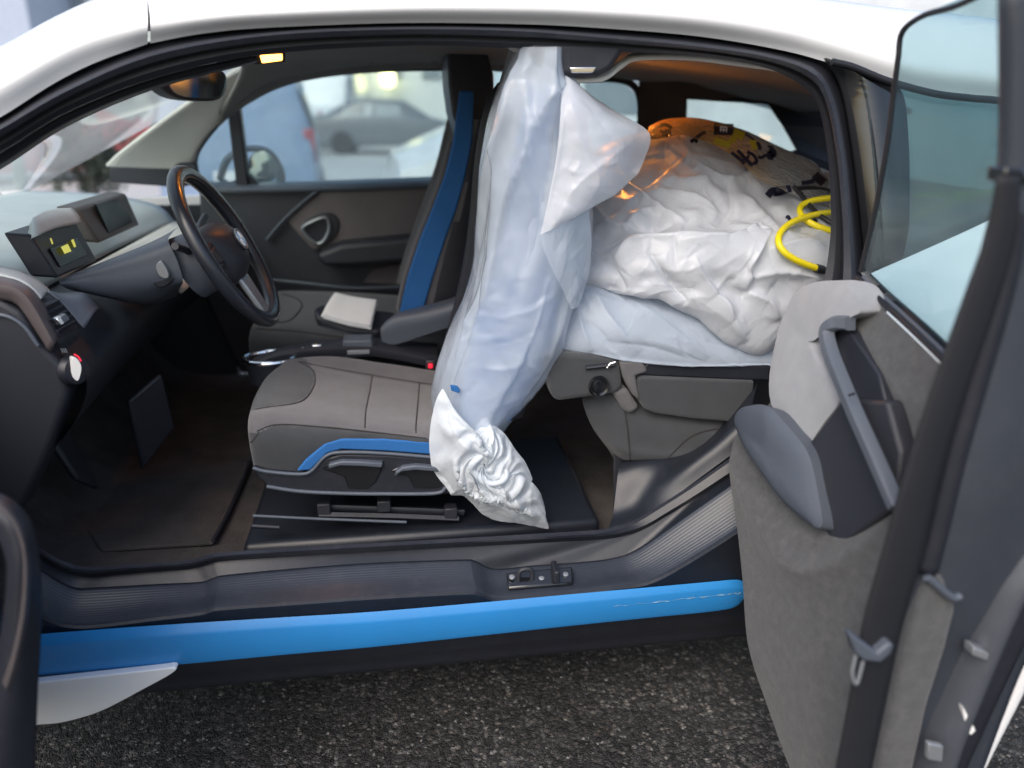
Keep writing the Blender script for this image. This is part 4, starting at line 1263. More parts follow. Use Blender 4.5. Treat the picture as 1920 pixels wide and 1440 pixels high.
plate('spoke', [SWp(-.035, -.07, 0), SWp(.035, -.07, 0), SWp(.026, -.172, .002), SWp(-.026, -.172, .002)], -n_w * .014, M['silver'], sw, bevel=.005)
bd = lathe('badge', [(.026, .0), (.026, .003), (.022, .0045), (.001, .0045)], SWp(0, .004, .034), n_w, M['black'], sw, n=36)
for k in range(4):
    pts = [SWp(0, .004, .0395)] + [SWp(.019 * math.sin(t), .004 + .019 * math.cos(t), .0395) for t in [math.pi / 2 * (k + j / 8) for j in range(9)]]
    plate('badge_quarter', pts, -n_w * .001, M['badgewhite'] if k % 2 == 0 else M['badgeblue'], bd, bevel=0) if False else plate('badge_quarter', pts, -n_w * .001, M['badgewhite'] if k % 2 == 0 else M['badgeblue'], sw, bevel=0)
tube('badge_ring', [SWp(.0245 * math.sin(t), .004 + .0245 * math.cos(t), .0385) for t in [2 * math.pi * i / 36 for i in range(36)]], .0016, M['silver'], sw, closed=True, res=6)
lathe('column_collar', [(.075, -.10), (.07, -.05), (.05, -.02)], SWC, n_w, M['leather'], cl, n=32)
tube('wiper_stalk', [SWp(-.05, .03, -.06), SWp(-.11, .05, -.055), SWp(-.15, .06, -.05)], .008, M['black'], cl)
tube('indicator_stalk', [SWp(.05, .05, -.06), SWp(.12, .07, -.055), SWp(.17, .08, -.05)], .008, M['black'], cl)

# ---- pedals and toe plates
for x0, lab in ((262, 'accelerator_pedal'), (205, 'brake_pedal')):
    plate(lab, R([(x0 - 20, 752, 1.95), (x0 + 42, 700, 2.0), (x0 + 68, 800, 2.0), (x0 + 8, 880, 1.95)], 1.95), (-.012, .004, 0), M['black'], car, bevel=.01) if lab == 'accelerator_pedal' else plate(lab, R([(90, 812, 1.80), (130, 800, 1.86), (190, 918, 1.86), (150, 900, 1.80)], 1.8), (-.02, 0, 0), M['dashdark'], car, bevel=.008)

# ---- driver seat
def seat_surf(rows, name, mats, parent, rules, nu=64, nv=56):
    G = surf_grid(rows, nu, nv)
    V = [v for r in G for v in r]
    o = make(name, V, gridfaces(len(G), nu), mats, parent, sharp=0)
    return o
def inside(x, y, poly):
    c = False
    j = len(poly) - 1
    for i in range(len(poly)):
        if (poly[i][1] > y) != (poly[j][1] > y) and x < (poly[j][0] - poly[i][0]) * (y - poly[i][1]) / (poly[j][1] - poly[i][1]) + poly[i][0]:
            c = not c
        j = i
    return c
def proj(p):
    q = Vector(p) - CAM
    z = q.dot(_f)
    return 960 + FPX * q.dot(_r) / z, 720 - FPX * q.dot(_u) / z
def resample(P, nu, nv):
    return surf_grid([[Vector(p) for p in r] for r in P], nu, nv)
def bvh_of(o):
    W = WL[o.name]
    me = o.data
    return BVHTree.FromPolygons([v.co + W for v in me.vertices], [tuple(p.vertices) for p in me.polygons])
def on_surf(bvh, pts, lift=.0015):
    out = []
    for x, y in pts:
        d = ray(x, y).normalized()
        h = bvh.ray_cast(CAM, d)
        if h[0] is not None:
            nn = h[1] if h[1].dot(d) < 0 else -h[1]
            out.append(h[0] + nn * lift)
    return out
def paint_faces(o, polys):
    W = WL[o.name]
    for f in o.data.polygons:
        x, y = proj(f.center + W)
        for k, poly in polys:
            if inside(x, y, poly):
                f.material_index = k

cu = [
    [(486, 872, 1.60), (476, 874, 1.565), (500, 882, 1.56), (557, 885, 1.56), (590, 872, 1.56), (640, 852, 1.56), (720, 852, 1.56), (820, 862, 1.56), (920, 872, 1.56)],
    [(486, 850, 1.60), (467, 826, 1.56), (490, 828, 1.546), (555, 834, 1.543), (600, 830, 1.543), (650, 823, 1.543), (730, 826, 1.543), (820, 834, 1.543), (920, 842, 1.543)],
    [(484, 835, 1.63), (465, 793, 1.575), (490, 788, 1.562), (555, 793, 1.558), (600, 795, 1.556), (650, 799, 1.556), (730, 806, 1.556), (820, 817, 1.556), (920, 828, 1.556)],
    [(486, 815, 1.66), (470, 768, 1.64), (503, 762, 1.62), (560, 769, 1.615), (610, 774, 1.612), (660, 780, 1.612), (730, 788, 1.612), (820, 799, 1.612), (920, 808, 1.612)],
    [(490, 800, 1.74), (479, 742, 1.74), (512, 738, 1.72), (567, 747, 1.71), (617, 756, 1.705), (665, 763, 1.70), (730, 772, 1.70), (820, 783, 1.70), (920, 790, 1.70)],
    [(510, 770, 1.87), (497, 712, 1.87), (528, 704, 1.86), (582, 708, 1.86), (638, 718, 1.86), (682, 727, 1.86), (742, 738, 1.86), (822, 748, 1.86), (920, 756, 1.86)],
    [(540, 740, 1.96), (521, 692, 1.96), (548, 682, 1.955), (600, 684, 1.955), (652, 694, 1.955), (700, 704, 1.955), (752, 712, 1.955), (822, 722, 1.955), (920, 730, 1.955)],
    [(560, 720, 2.01), (540, 680, 2.01), (563, 671, 2.01), (615, 668, 2.01), (660, 672, 2.01), (710, 680, 2.01), (760, 687, 2.01), (822, 696, 2.01), (920, 703, 2.01)],
    [(575, 725, 2.045), (556, 690, 2.045), (580, 684, 2.045), (630, 683, 2.045), (670, 688, 2.045), (715, 696, 2.045), (765, 703, 2.045), (825, 712, 2.045), (920, 718, 2.045)],
    [(580, 750, 2.05), (565, 740, 2.05), (585, 735, 2.05), (635, 735, 2.05), (675, 738, 2.05), (720, 745, 2.05), (768, 750, 2.05), (828, 756, 2.05), (920, 760, 2.05)],
]
SEAMS = [[(560, 678), (585, 692), (591, 708), (588, 724), (574, 746), (550, 757), (505, 763), (478, 768)], [(698, 702), (694, 730), (686, 770), (684, 803)], [(787, 717), (784, 750), (780, 795), (780, 812)],
         [(560, 678), (620, 690), (690, 702), (790, 718), (830, 722)], [(482, 808), (520, 796), (600, 800), (680, 808), (800, 822)]]
Pc = press(surf_grid([R(r, 1.8) for r in cu], 110, 96), [(q, -.0065, 6, 6) for q in SEAMS], rand=26, seed=77, amp=(.0006, .0018), width=(5, 14), length=(30, 90), ang=(-80, 80), box_=(500, 690, 820, 850))
seat = grid_obj('driver_seat', Pc, [M['fabric'], M['fabricdark'], M['fabricgrey']], car)
padpoly = [(440, 780), (470, 690), (530, 640), (575, 676), (590, 700), (588, 722), (572, 748), (548, 757), (500, 762), (476, 768)]
sidepoly = [(440, 900), (440, 815), (478, 812), (520, 796), (600, 800), (680, 808), (800, 822), (930, 836), (930, 900)]
paint_faces(seat, [(2, sidepoly), (1, padpoly)])
sb = bvh_of(seat)
for pl in SEAMS + [[(470, 830), (485, 812)]]:
    P = on_surf(sb, [(v.x, v.y) for v in cr([Vector((*q, 0)) for q in pl], 30)], -.0004)
    if len(P) > 3:
        tube('seam', P, .0018, M['seam'], seat, res=6)
plate('blue_trim', R([(556, 884), (572, 864), (608, 833), (640, 823), (720, 823), (840, 832), (850, 856), (720, 846), (640, 843), (614, 850), (582, 882)], 1.541), (0, .012, 0), M['bluefab'], seat, bevel=.004, seg=3)
plate('seat_valance', R([(473, 876), (500, 884), (560, 889), (584, 884), (610, 858), (640, 850), (720, 852), (850, 862), (890, 900), (870, 924), (820, 930), (700, 930), (570, 926), (500, 914), (480, 892)], 1.545), (0, .06, 0), M['black'], seat, bevel=.006)
tube('valance_lip', R([(474, 877), (500, 884), (560, 889), (584, 883), (610, 856), (640, 848), (720, 850), (830, 859)], 1.543), .0042, M['leather'], seat, n=50)
tube('valance_foot', R([(500, 912), (560, 921), (640, 925), (720, 926), (815, 925), (835, 915), (845, 905)], 1.543), .0045, M['leather'], seat, n=40)
for pts, hl in (([(602, 880), (618, 868), (640, 860), (722, 862), (716, 884), (706, 905), (690, 918), (652, 918), (645, 895), (625, 888)], [(617, 874), (640, 868), (680, 869), (718, 872)]),
                ([(730, 884), (748, 876), (765, 870), (840, 872), (840, 905), (820, 917), (775, 917), (765, 895), (745, 890)], [(742, 888), (755, 879), (780, 876), (830, 880)])):
    lv = plate('adjuster_recess', R(pts, 1.543), (0, .01, 0), M['blackgloss'], seat, bevel=.004)
    plate('lever_highlight', R([(x, y - 3) for x, y in hl] + [(x - 2, y + 6) for x, y in reversed(hl)], 1.530), (0, .016, 0), M['leather'], seat, bevel=.003)  # raised grey bar standing for the highlight on the lever
# seat rails and rods on the plinth
tube('seat_rail', R([(598, 965, 1.575), (740, 968, 1.575), (860, 973, 1.575)], 1.57), .007, M['dashdark'], seat, res=4)
tube('seat_rail', R([(600, 950, 1.60), (740, 955, 1.60), (870, 960, 1.60)], 1.6), .009, M['black'], seat, res=6)
tube('rail_rod', R([(474, 967, 1.56), (600, 973, 1.56), (762, 979, 1.56)], 1.56), .0035, M['leather'], seat, res=8)
tube('rail_foot', R([(473, 986, 1.56), (524, 989, 1.56)], 1.56), .006, M['black'], seat, res=8)
for px, py in ((608, 950), (720, 945), (845, 958)):
    box('rail_bracket', A(px, py, 1.585), (.03, .03, .028), M['dashdark'], seat, bevel=.003)
# back rest under the plastic cover
def backrest(o_name, prof, y0, wdt, parent, mats):
    """prof: (front px, rear px, py) up the back, at the near side plane y0"""
    V = []
    rows = []
    for fx, bx, py in prof:
        a, b = A(fx, py, y0), A(bx, py, y0)
        z = (a.z + b.z) / 2
        a, b = Vector((a.x, y0, z)), Vector((b.x, y0, z))
        w = wdt
        rows.append([Vector((a.x + .02, y0 + .04, z)), Vector((a.x, y0 + .02, z)), Vector((a.x + .03, y0 - .005, z)), Vector((a.x * .5 + b.x * .5, y0 - .012, z)), Vector((b.x - .02, y0 + .005, z)), Vector((b.x, y0 + .06, z)), Vector((b.x, y0 + w - .06, z)), Vector((b.x - .03, y0 + w, z)), Vector((a.x + .03, y0 + w, z)), Vector((a.x, y0 + w - .02, z)), Vector((a.x + .02, y0 + w - .04, z)), Vector((a.x + .05, y0 + w * .75, z)), Vector((a.x + .055, y0 + w * .5, z)), Vector((a.x + .05, y0 + w * .25, z))])
    nv = 36
    cols = [cr([r[j] for r in rows], nv) for j in range(14)]
    V = []
    for i in range(nv):
        V += cr([cols[j][i] for j in range(14)], 56, closed=True)
    Fc = gridfaces(nv, 56, cl_m=True) + [tuple(range(56)), tuple(range((nv - 1) * 56, nv * 56))]
    return make(o_name, V, Fc, mats, parent, sharp=60)
br = backrest('backrest', [(842, 985, 790), (858, 1010, 730), (880, 1040, 650), (900, 1070, 560), (915, 1085, 460), (925, 1080, 360), (938, 1070, 270), (958, 1066, 190), (985, 1050, 145)], 1.575, .46, seat, [M['fabric'], M['bluefab'], M['black']])
paint_faces(br, [(2, [(700, 900), (700, 0), (1300, 0), (1300, 900)]), (1, [(862, 790), (872, 690), (890, 600), (925, 500), (950, 400), (975, 250), (990, 150), (1046, 150), (1030, 280), (1024, 400), (1050, 520), (1040, 640), (960, 790)])])

# ---- passenger seat
ps = seat_surf([R([(476, 665, 2.26), (474, 662, 2.25), (560, 668, 2.25), (640, 676, 2.25), (740, 690, 2.25), (850, 700, 2.25)], 2.2), R([(474, 640, 2.26), (473, 632, 2.245), (560, 640, 2.24), (640, 648, 2.24), (740, 660, 2.24), (850, 670, 2.24)], 2.2),
                R([(476, 616, 2.28), (480, 610, 2.27), (560, 617, 2.26), (640, 628, 2.26), (740, 642, 2.26), (850, 650, 2.26)], 2.2), R([(486, 600, 2.36), (494, 590, 2.36), (570, 594, 2.35), (650, 602, 2.35), (750, 614, 2.35), (850, 622, 2.35)], 2.2),
                R([(500, 575, 2.5), (510, 567, 2.5), (585, 570, 2.5), (660, 577, 2.5), (760, 585, 2.5), (850, 592, 2.5)], 2.2), R([(512, 556, 2.68), (525, 546, 2.68), (600, 546, 2.68), (690, 550, 2.68), (780, 556, 2.68), (850, 560, 2.68)], 2.2),
                R([(530, 575, 2.73), (540, 570, 2.73), (610, 570, 2.73), (700, 574, 2.73), (790, 580, 2.73), (850, 584, 2.73)], 2.2)], 'passenger_seat', [M['fabricgrey']], car, None, 40, 36)
pb = bvh_of(ps)
for pl in ([(490, 603), (535, 604), (556, 590), (566, 572), (556, 560), (530, 552)], [(480, 616), (560, 622), (650, 634), (720, 644)]):
    P = on_surf(pb, [(v.x, v.y) for v in cr([Vector((*q, 0)) for q in pl], 20)], .0004)
    if len(P) > 3: tube('seam', P, .0025, M['seam'], ps, res=6)
bp = backrest('backrest', [(744, 905, 590), (756, 910, 540), (780, 915, 470), (808, 922, 395), (832, 930, 325), (848, 940, 262), (858, 945, 225)], 2.25, .46, ps, [M['fabric'], M['bluefab'], M['black']])
paint_faces(bp, [(2, [(795, 600), (835, 480), (868, 380), (880, 300), (885, 200), (1100, 200), (1100, 620)])])
pbv = bvh_of(bp)
stripeL = [(749, 588), (764, 520), (785, 455), (810, 392), (835, 325), (850, 262), (862, 170)]
stripeR = [(792, 590), (812, 520), (833, 455), (856, 392), (874, 325), (886, 262), (889, 170)]
plate('blue_trim', R(stripeL + stripeR[::-1], 2.228), (0, .02, 0), M['bluefab'], ps, bevel=.005)
plate('headrest', R([(838, 96), (850, 88), (885, 88), (915, 100), (926, 140), (930, 270), (905, 280), (866, 268), (848, 215), (841, 160)], 2.30), (0, .30, 0), M['black'], ps, bevel=.03, seg=5)
tube('side_strip', R([(746, 580), (760, 520), (783, 450), (808, 388), (832, 322), (846, 265)], 2.24), .007, M['fabric'], ps, n=30)

# ---- centre console, tray and folded arm rest
cc = loft('centre_console', [R([(468, 705, 2.06), (520, 690, 2.06), (600, 672, 2.06), (700, 668, 2.06), (820, 690, 2.06)], 2.1), R([(470, 682, 2.06), (525, 662, 2.06), (600, 652, 2.06), (700, 650, 2.06), (820, 672, 2.06)], 2.1), R([(478, 668, 2.10), (530, 652, 2.12), (600, 642, 2.14), (700, 640, 2.14), (820, 655, 2.14)], 2.1), R([(490, 664, 2.18), (540, 650, 2.2), (610, 640, 2.22), (705, 634, 2.22), (820, 645, 2.22)], 2.1), R([(490, 690, 2.2), (540, 680, 2.22), (610, 670, 2.24), (705, 665, 2.24), (820, 670, 2.24)], 2.1)], M['dashdark'], car, nu=30, nv=16)
V, Fc = tube_geo([A(506, 673, 2.06) + Vector((.068 * math.cos(t), .055 * math.sin(t), .004)) for t in [2 * math.pi * i / 40 for i in range(40)]], .006, 8, True)
make('cup_ring', V, Fc, M['chrome'], cc)
lathe('cup_well', [(.06, -.06), (.062, .0), (.055, .001), (.052, -.055)], A(506, 673, 2.06), (0, 0, 1), M['black'], cc, n=30)
for px, py, s in ((572, 655, .018), (594, 650, .026), (618, 656, .016), (560, 662, .012), (633, 657, .012)):
    box('console_button', A(px, py, 2.08), (s, .018, .016), M['chrome'] if s > .015 else M['silver'], cc, bevel=.003)
kb = box('key_tray', A(672, 648, 2.09), (.082, .06, .05), M['leather'], cc, bevel=.006)
box('tray_label', A(672, 660, 2.056), (.06, .006, .012), M['silver'], kb, bevel=.001)
arm = loft('folded_armrest', [R([(716, 640, 2.10), (740, 646, 2.10), (790, 630, 2.10), (850, 610, 2.10), (900, 590, 2.10)], 2.1), R([(714, 618, 2.10), (740, 604, 2.095), (790, 596, 2.095), (850, 580, 2.095), (900, 560, 2.095)], 2.1), R([(724, 602, 2.12), (745, 590, 2.12), (800, 578, 2.12), (850, 564, 2.12), (900, 545, 2.12)], 2.1), R([(735, 598, 2.2), (755, 586, 2.2), (800, 574, 2.2), (850, 560, 2.2), (900, 540, 2.2)], 2.1), R([(735, 630, 2.22), (755, 620, 2.22), (800, 610, 2.22), (850, 600, 2.22), (900, 580, 2.22)], 2.1)], M['leather'], car, nu=24, nv=20)
plate('console_tray', R([(588, 578, 2.32), (602, 570, 2.36), (740, 584, 2.36), (742, 606, 2.30), (706, 622, 2.27), (640, 614, 2.28), (594, 596, 2.29)], 2.3), (0, 0, -.03), M['black'], car, bevel=.008)
buck = box('belt_buckle', A(808, 690, 2.04), (.03, .02, .05), M['black'], car, bevel=.004)
box('release_button', A(807, 686, 2.022), (.012, .01, .012), M['redglow'], buck, bevel=.002)

# ---- rear seat and trims in the doorway
rs = loft('rear_seat', [R([(1098, 730, 1.66), (1150, 700, 1.66), (1250, 735, 1.66), (1330, 750, 1.66), (1450, 760, 1.66)], 1.7), R([(1092, 752, 1.60), (1150, 740, 1.58), (1200, 772, 1.575), (1280, 785, 1.57), (1380, 800, 1.57), (1450, 800, 1.57)], 1.6), R([(1110, 800, 1.60), (1150, 815, 1.57), (1200, 830, 1.56), (1280, 840, 1.555), (1360, 838, 1.555), (1450, 840, 1.56)], 1.6), R([(1140, 842, 1.62), (1170, 858, 1.58), (1210, 864, 1.57), (1280, 866, 1.565), (1340, 862, 1.565), (1450, 870, 1.57)], 1.6), R([(1150, 860, 1.75), (1180, 870, 1.72), (1220, 872, 1.72), (1280, 872, 1.72), (1340, 870, 1.72), (1450, 875, 1.72)], 1.6)], M['fabricgrey'], car, nu=40, nv=30)
rbv = bvh_of(rs)
for pl in ([(1148, 728), (1168, 760), (1176, 800), (1182, 862)], [(1365, 800), (1300, 815), (1260, 850), (1245, 865)]):
    P = on_surf(rbv, [(v.x, v.y) for v in cr([Vector((*q, 0)) for q in pl], 20)], .0004)
    if len(P) > 3: tube('seam', P, .002, M['seam'], rs, res=6)
plate('folded_backrest', R([(1194, 712), (1204, 706), (1415, 714), (1412, 740), (1375, 792), (1300, 786), (1230, 776), (1208, 768), (1197, 742)], 1.548), (0, .5, 0), M['fabricgrey'], rs, bevel=.018, seg=4)
plate('backrest_shell', R([(1196, 704), (1215, 676), (1300, 680), (1445, 684), (1445, 716), (1300, 710)], 1.552), (0, .5, 0), M['black'], rs, bevel=.006)
plate('backrest_corner', R([(1162, 678), (1205, 676), (1215, 698), (1192, 705), (1200, 752), (1188, 742), (1172, 712)], 1.545), (0, .3, 0), M['fabric'], rs, bevel=.008, seg=3)
plate('seat_shoulder', R([(1148, 736), (1176, 728), (1200, 765), (1184, 778), (1170, 772)], 1.558), (0, .2, 0), M['fabric'], rs, bevel=.01, seg=3)
sp = plate('side_bracket', R([(1020, 662), (1160, 668), (1168, 722), (1158, 738), (1045, 754), (1032, 740)], 1.553), (0, .3, 0), M['fabricgrey'], rs, bevel=.018, seg=4)
lathe('bracket_knob', [(.022, 0), (.024, .008), (.021, .014), (.016, .012), (.014, .016), (.001, .017)], A(1121, 722, 1.552), (0.05, -1, .05), M['blackgloss'], rs, n=30)
tube('bracket_slot', R([(1098, 689), (1150, 683)], 1.552), .008, M['black'], rs, res=8, flat=.6)
tube('belt_hook', R([(1138, 690), (1144, 682), (1154, 679)], 1.547), .003, M['chrome'], rs, res=8)
0 and box('footwell_step', (.40, 1.83, .47), (.16, .44, .14), M['black'], car, bevel=.02)
plate('footwell_wall', R([(1150, 800, 1.62), (1150, 960, 1.6), (1155, 960, 2.4), (1155, 800, 2.4)], 1.6), (.03, 0, 0), M['dashdark'], car, bevel=.004)
loft('rear_wheel_trim', [R([(1140, 992, 1.452), (1200, 972, 1.452), (1255, 938, 1.452), (1301, 904, 1.452), (1350, 868, 1.452), (1420, 818, 1.452)], 1.45), R([(1150, 960, 1.50), (1195, 940, 1.50), (1240, 905, 1.49), (1290, 870, 1.48), (1345, 828, 1.48), (1410, 770, 1.48)], 1.5), R([(1160, 880, 1.56), (1200, 870, 1.55), (1250, 860, 1.55), (1300, 845, 1.55), (1350, 805, 1.55), (1420, 720, 1.55)], 1.5), R([(1170, 860, 1.62), (1210, 850, 1.62), (1260, 840, 1.62), (1310, 825, 1.62), (1360, 780, 1.62), (1430, 700, 1.62)], 1.5)], M['sill'], car, nu=30, nv=16)
plate('door_striker', R([(949, 1078), (1020, 1071), (1073, 1066), (1073, 1098), (1030, 1103), (953, 1109)], 1.352), (0, .02, 0), M['black'], car, bevel=.002) if False else None
st = plate('door_striker', [Vector((v.x, v.y, v.z)) for v in (A(949, 1079, 1.378), A(1073, 1067, 1.378), A(1074, 1098, 1.345), A(953, 1108, 1.345))], (0, 0, -.008), M['blackgloss'], car, bevel=.003)
for v in st.data.vertices: v.co.z += .007
for px, py in ((960, 1088), (1015, 1090), (1060, 1083)):
    lathe('striker_bolt', [(.006, 0), (.006, .004), (.003, .005)], A(px, py, 1.362) + Vector((0, 0, .006)), (0, -.3, 1), M['silver'], st, n=12)
tube('striker_loop', [A(972, 1094, 1.36), A(975, 1080, 1.36) + Vector((0, 0, .012)), A(996, 1078, 1.36) + Vector((0, 0, .012)), A(998, 1092, 1.36)], .005, M['dashdark'], st, n=16)
box('striker_guide', A(1041, 1082, 1.362) + Vector((0, 0, .012)), (.012, .045, .03), M['black'], st, bevel=.003)
# ================================================================== OPEN REAR DOOR
def RX(pts): return [AX(p[0], p[1], p[2]) for p in pts]
trim_rows = [
    [(1602, 532, .800), (1640, 566, .795), (1690, 612, .785), (1735, 655, .775), (1785, 705, .765)],
    [(1580, 570, .785), (1620, 605, .782), (1670, 655, .775), (1720, 705, .768), (1772, 755, .760)],
    [(1500, 660, .765), (1560, 690, .765), (1630, 730, .762), (1700, 780, .758), (1760, 822, .750)],
    [(1440, 760, .700), (1500, 790, .720), (1580, 820, .735), (1670, 860, .740), (1740, 892, .735)],
    [(1374, 832, .655), (1440, 862, .680), (1530, 905, .705), (1640, 950, .725), (1710, 985, .725)],
    [(1384, 960, .645), (1440, 975, .660), (1530, 1010, .685), (1620, 1060, .705), (1685, 1098, .710)],
    [(1393, 1080, .640), (1440, 1088, .650), (1520, 1110, .668), (1600, 1150, .690), (1660, 1185, .700)],
    [(1403, 1210, .645), (1450, 1222, .650), (1520, 1240, .662), (1590, 1268, .682), (1640, 1292, .692)],
    [(1441, 1330, .660), (1475, 1340, .662), (1530, 1350, .668), (1580, 1370, .680), (1618, 1390, .688)],
    [(1485, 1450, .672), (1505, 1455, .674), (1545, 1462, .678), (1580, 1470, .684), (1605, 1480, .688)],
    [(1540, 1570, .690), (1550, 1572, .690), (1570, 1575, .690), (1590, 1580, .690), (1600, 1585, .690)]]
P = press(surf_grid([RX(r) for r in trim_rows], 80, 120), [
    ([(1372, 850), (1405, 930), (1440, 985), (1492, 1062), (1560, 1070), (1640, 1020), (1700, 960)], .030, 55, 30),
    ([(1612, 600), (1650, 660), (1700, 740), (1750, 810)], .018, 22, 46)])
rd = grid_obj('rear_door', P, M['kenaf'], car)
# door edge towards the hinge: the black shell behind the trim
edge = [[AX(r[0][0], r[0][1], r[0][2]) for r in trim_rows[2:]]]
edge.append([v + Vector((.004, .008, -.004)) for v in edge[0]])
edge.append([v + Vector((.06, .02, -.006)) for v in edge[0]])
edge.append([v + Vector((.13, .0, 0)) for v in edge[0]])
loft('door_shell_edge', edge, M['black'], rd, nu=40, nv=8, lin_v=True)
# outer white skin, a little beyond the trim
skin = [[AX(r[0][0], r[0][1], r[0][2]) + Vector((.135, .0, 0)), AX(r[2][0], r[2][1], r[2][2]) + Vector((.125, 0, 0)), AX(r[4][0], r[4][1], r[4][2]) + Vector((.10, -.10, 0))] for r in trim_rows]
# belt line weatherstrips
for k, (dx, mt, rad) in enumerate(((0, 'rubber', .005), (.012, 'leather', .004), (.024, 'rubber', .006))):
    tube('belt_strip', [AX(x, y, X) + Vector((dx, 0, .004)) for x, y, X in ((1606, 524, .802), (1640, 558, .798), (1690, 604, .788), (1735, 647, .778), (1785, 697, .768))], rad, M[mt], rd, n=24)
# glass
gl = [RX([(1612, 508, .822), (1650, 545, .818), (1700, 596, .812), (1750, 640, .80), (1800, 690, .79)]),
      RX([(1640, 400, .822), (1690, 410, .818), (1750, 420, .812), (1810, 430, .802), (1860, 440, .79)]),
      RX([(1664, 270, .815), (1720, 270, .812), (1780, 272, .805), (1840, 275, .797), (1900, 280, .785)]),
      RX([(1682, 128, .80), (1735, 95, .798), (1790, 70, .793), (1850, 40, .785), (1920, 20, .775)]),
      RX([(1690, 60, .795), (1750, 20, .79), (1820, -10, .785), (1880, -30, .778), (1940, -50, .77)])]
loft('window_glass', gl, M['glassrear'], rd, nu=24, nv=24, thick=.004)
tube('glass_edge', RX([(1614, 510, .820), (1640, 400, .820), (1664, 270, .813), (1675, 180, .805), (1684, 110, .797), (1692, 60, .793), (1730, 30, .79), (1790, 12, .787), (1850, -15, .78)]), .0045, M['rubber'], rd, n=60)
# padded bolster
plate('padded_panel', RX([(1474, 578, .735), (1492, 548, .74), (1522, 531, .745), (1560, 527, .75), (1596, 541, .755), (1612, 578, .755), (1606, 590, .752), (1575, 600, .747), (1548, 606, .742), (1537, 625, .738), (1545, 662, .73), (1575, 742, .72), (1545, 792, .708), (1508, 838, .695), (1475, 796, .69), (1446, 758, .685), (1443, 700, .70), (1458, 625, .72)]), (.05, 0, 0), M['pad'], rd, smooth_n=54, puff=.013)
# leather arm rest
plate('armrest', RX([(1377, 792, .645), (1386, 768, .647), (1410, 760, .65), (1440, 762, .655), (1478, 800, .665), (1515, 850, .672), (1532, 915, .672), (1541, 985, .668), (1515, 980, .66), (1470, 942, .65), (1428, 888, .64), (1396, 840, .64)]), (.06, 0, -.02), M['leather'], rd, smooth_n=48, puff=.014)
arv = bvh_of(rd.children[-1])
P_ = on_surf(arv, [(v.x, v.y) for v in cr([Vector((*q, 0)) for q in ((1392, 782), (1402, 820), (1428, 866), (1465, 915), (1505, 958), (1532, 974))], 30)], .0003)
if len(P_) > 4: tube('armrest_piping', P_, .0022, M['dashdark'], rd, res=6)
# dark pocket panel and grip cavity
plate('pocket_panel', RX([(1508, 842, .690), (1578, 748, .712), (1662, 752, .722), (1690, 850, .720), (1678, 950, .712), (1620, 992, .700), (1566, 1035, .690), (1542, 985, .684), (1528, 910, .686)]), (.03, 0, 0), M['dashdark'], rd, bevel=.006)
plate('grip_cavity', RX([(1566, 612, .752), (1582, 608, .752), (1606, 640, .750), (1648, 700, .745), (1660, 752, .735), (1600, 750, .73), (1575, 690, .738), (1562, 640, .746)]), (.02, 0, 0), M['black'], rd, bevel=.003)
hb = cr(RX([(1590, 606, .742), (1562, 606, .728), (1545, 622, .720), (1552, 660, .712), (1575, 720, .700), (1600, 780, .690), (1640, 870, .682), (1676, 952, .680)]), 50)
V, Fc = [], []
for i, v in enumerate(hb):
    t = (hb[min(i + 1, 49)] - hb[max(i - 1, 0)]).normalized()
    s = Vector((-1, 0, 0)).cross(t).normalized()
    w = .0125 - .0035 * i / 49
    for a, b in ((-1, 0), (-.7, -.006), (.7, -.006), (1, 0), (1, .014), (-1, .014)):
        V.append(v + s * w * a + Vector((b, 0, 0)))
make('pull_handle', V, gridfaces(50, 6, cl_m=True) + [tuple(range(6)), tuple(range(294, 300))], pbr('grip_grey', (.10, .115, .142), .36, var=.05), rd, sharp=35)
tube('handle_joint', RX([(1592, 741, .683), (1602, 738, .683)]), .0022, M['black'], rd)
M['edgegrey'] = pbr('grey_edge_plastic', (.040, .047, .062), .42, bump=.2, bscale=700, dust=.08)
# latch edge of the door, facing the camera
YL = .86
le = [[(1888, -60, YL), (1900, -60, YL - .01), (1930, -60, YL), (2000, -60, YL + .03)],
      [(1886, 300, YL), (1900, 305, YL - .015), (1935, 310, YL - .01), (2020, 315, YL + .02)],
      [(1852, 460, YL), (1880, 470, YL - .02), (1935, 480, YL - .02), (2030, 490, YL + .01)],
      [(1778, 700, YL), (1830, 712, YL - .03), (1920, 735, YL - .035), (2040, 760, YL)],
      [(1725, 900, YL), (1785, 915, YL - .035), (1890, 940, YL - .045), (2010, 960, YL - .01)],
      [(1680, 1090, YL), (1740, 1100, YL - .03), (1830, 1120, YL - .035), (1960, 1140, YL - .01)],
      [(1655, 1200, YL), (1710, 1212, YL - .02), (1800, 1230, YL - .02), (1905, 1250, YL)],
      [(1615, 1390, YL), (1665, 1400, YL - .01), (1745, 1415, YL - .01), (1835, 1435, YL)],
      [(1600, 1500, YL), (1650, 1510, YL), (1720, 1520, YL), (1800, 1540, YL)]]
loft('latch_edge', [R(r, YL) for r in le], M['edgegrey'], rd, nu=24, nv=44, thick=.01, off=-1)
plate('edge_cover', R([(1742, 1082), (1765, 1070), (1800, 1108), (1800, 1122), (1775, 1220), (1740, 1330), (1716, 1440), (1700, 1520), (1640, 1520), (1660, 1400), (1690, 1260), (1718, 1160)], YL - .045), (.0, .05, 0), M['kenaf'], rd, bevel=.01, seg=3)
tube('cover_rim', R([(1738, 1082), (1760, 1100), (1785, 1120), (1800, 1118)], YL - .05), .006, M['leather'], rd, n=16)
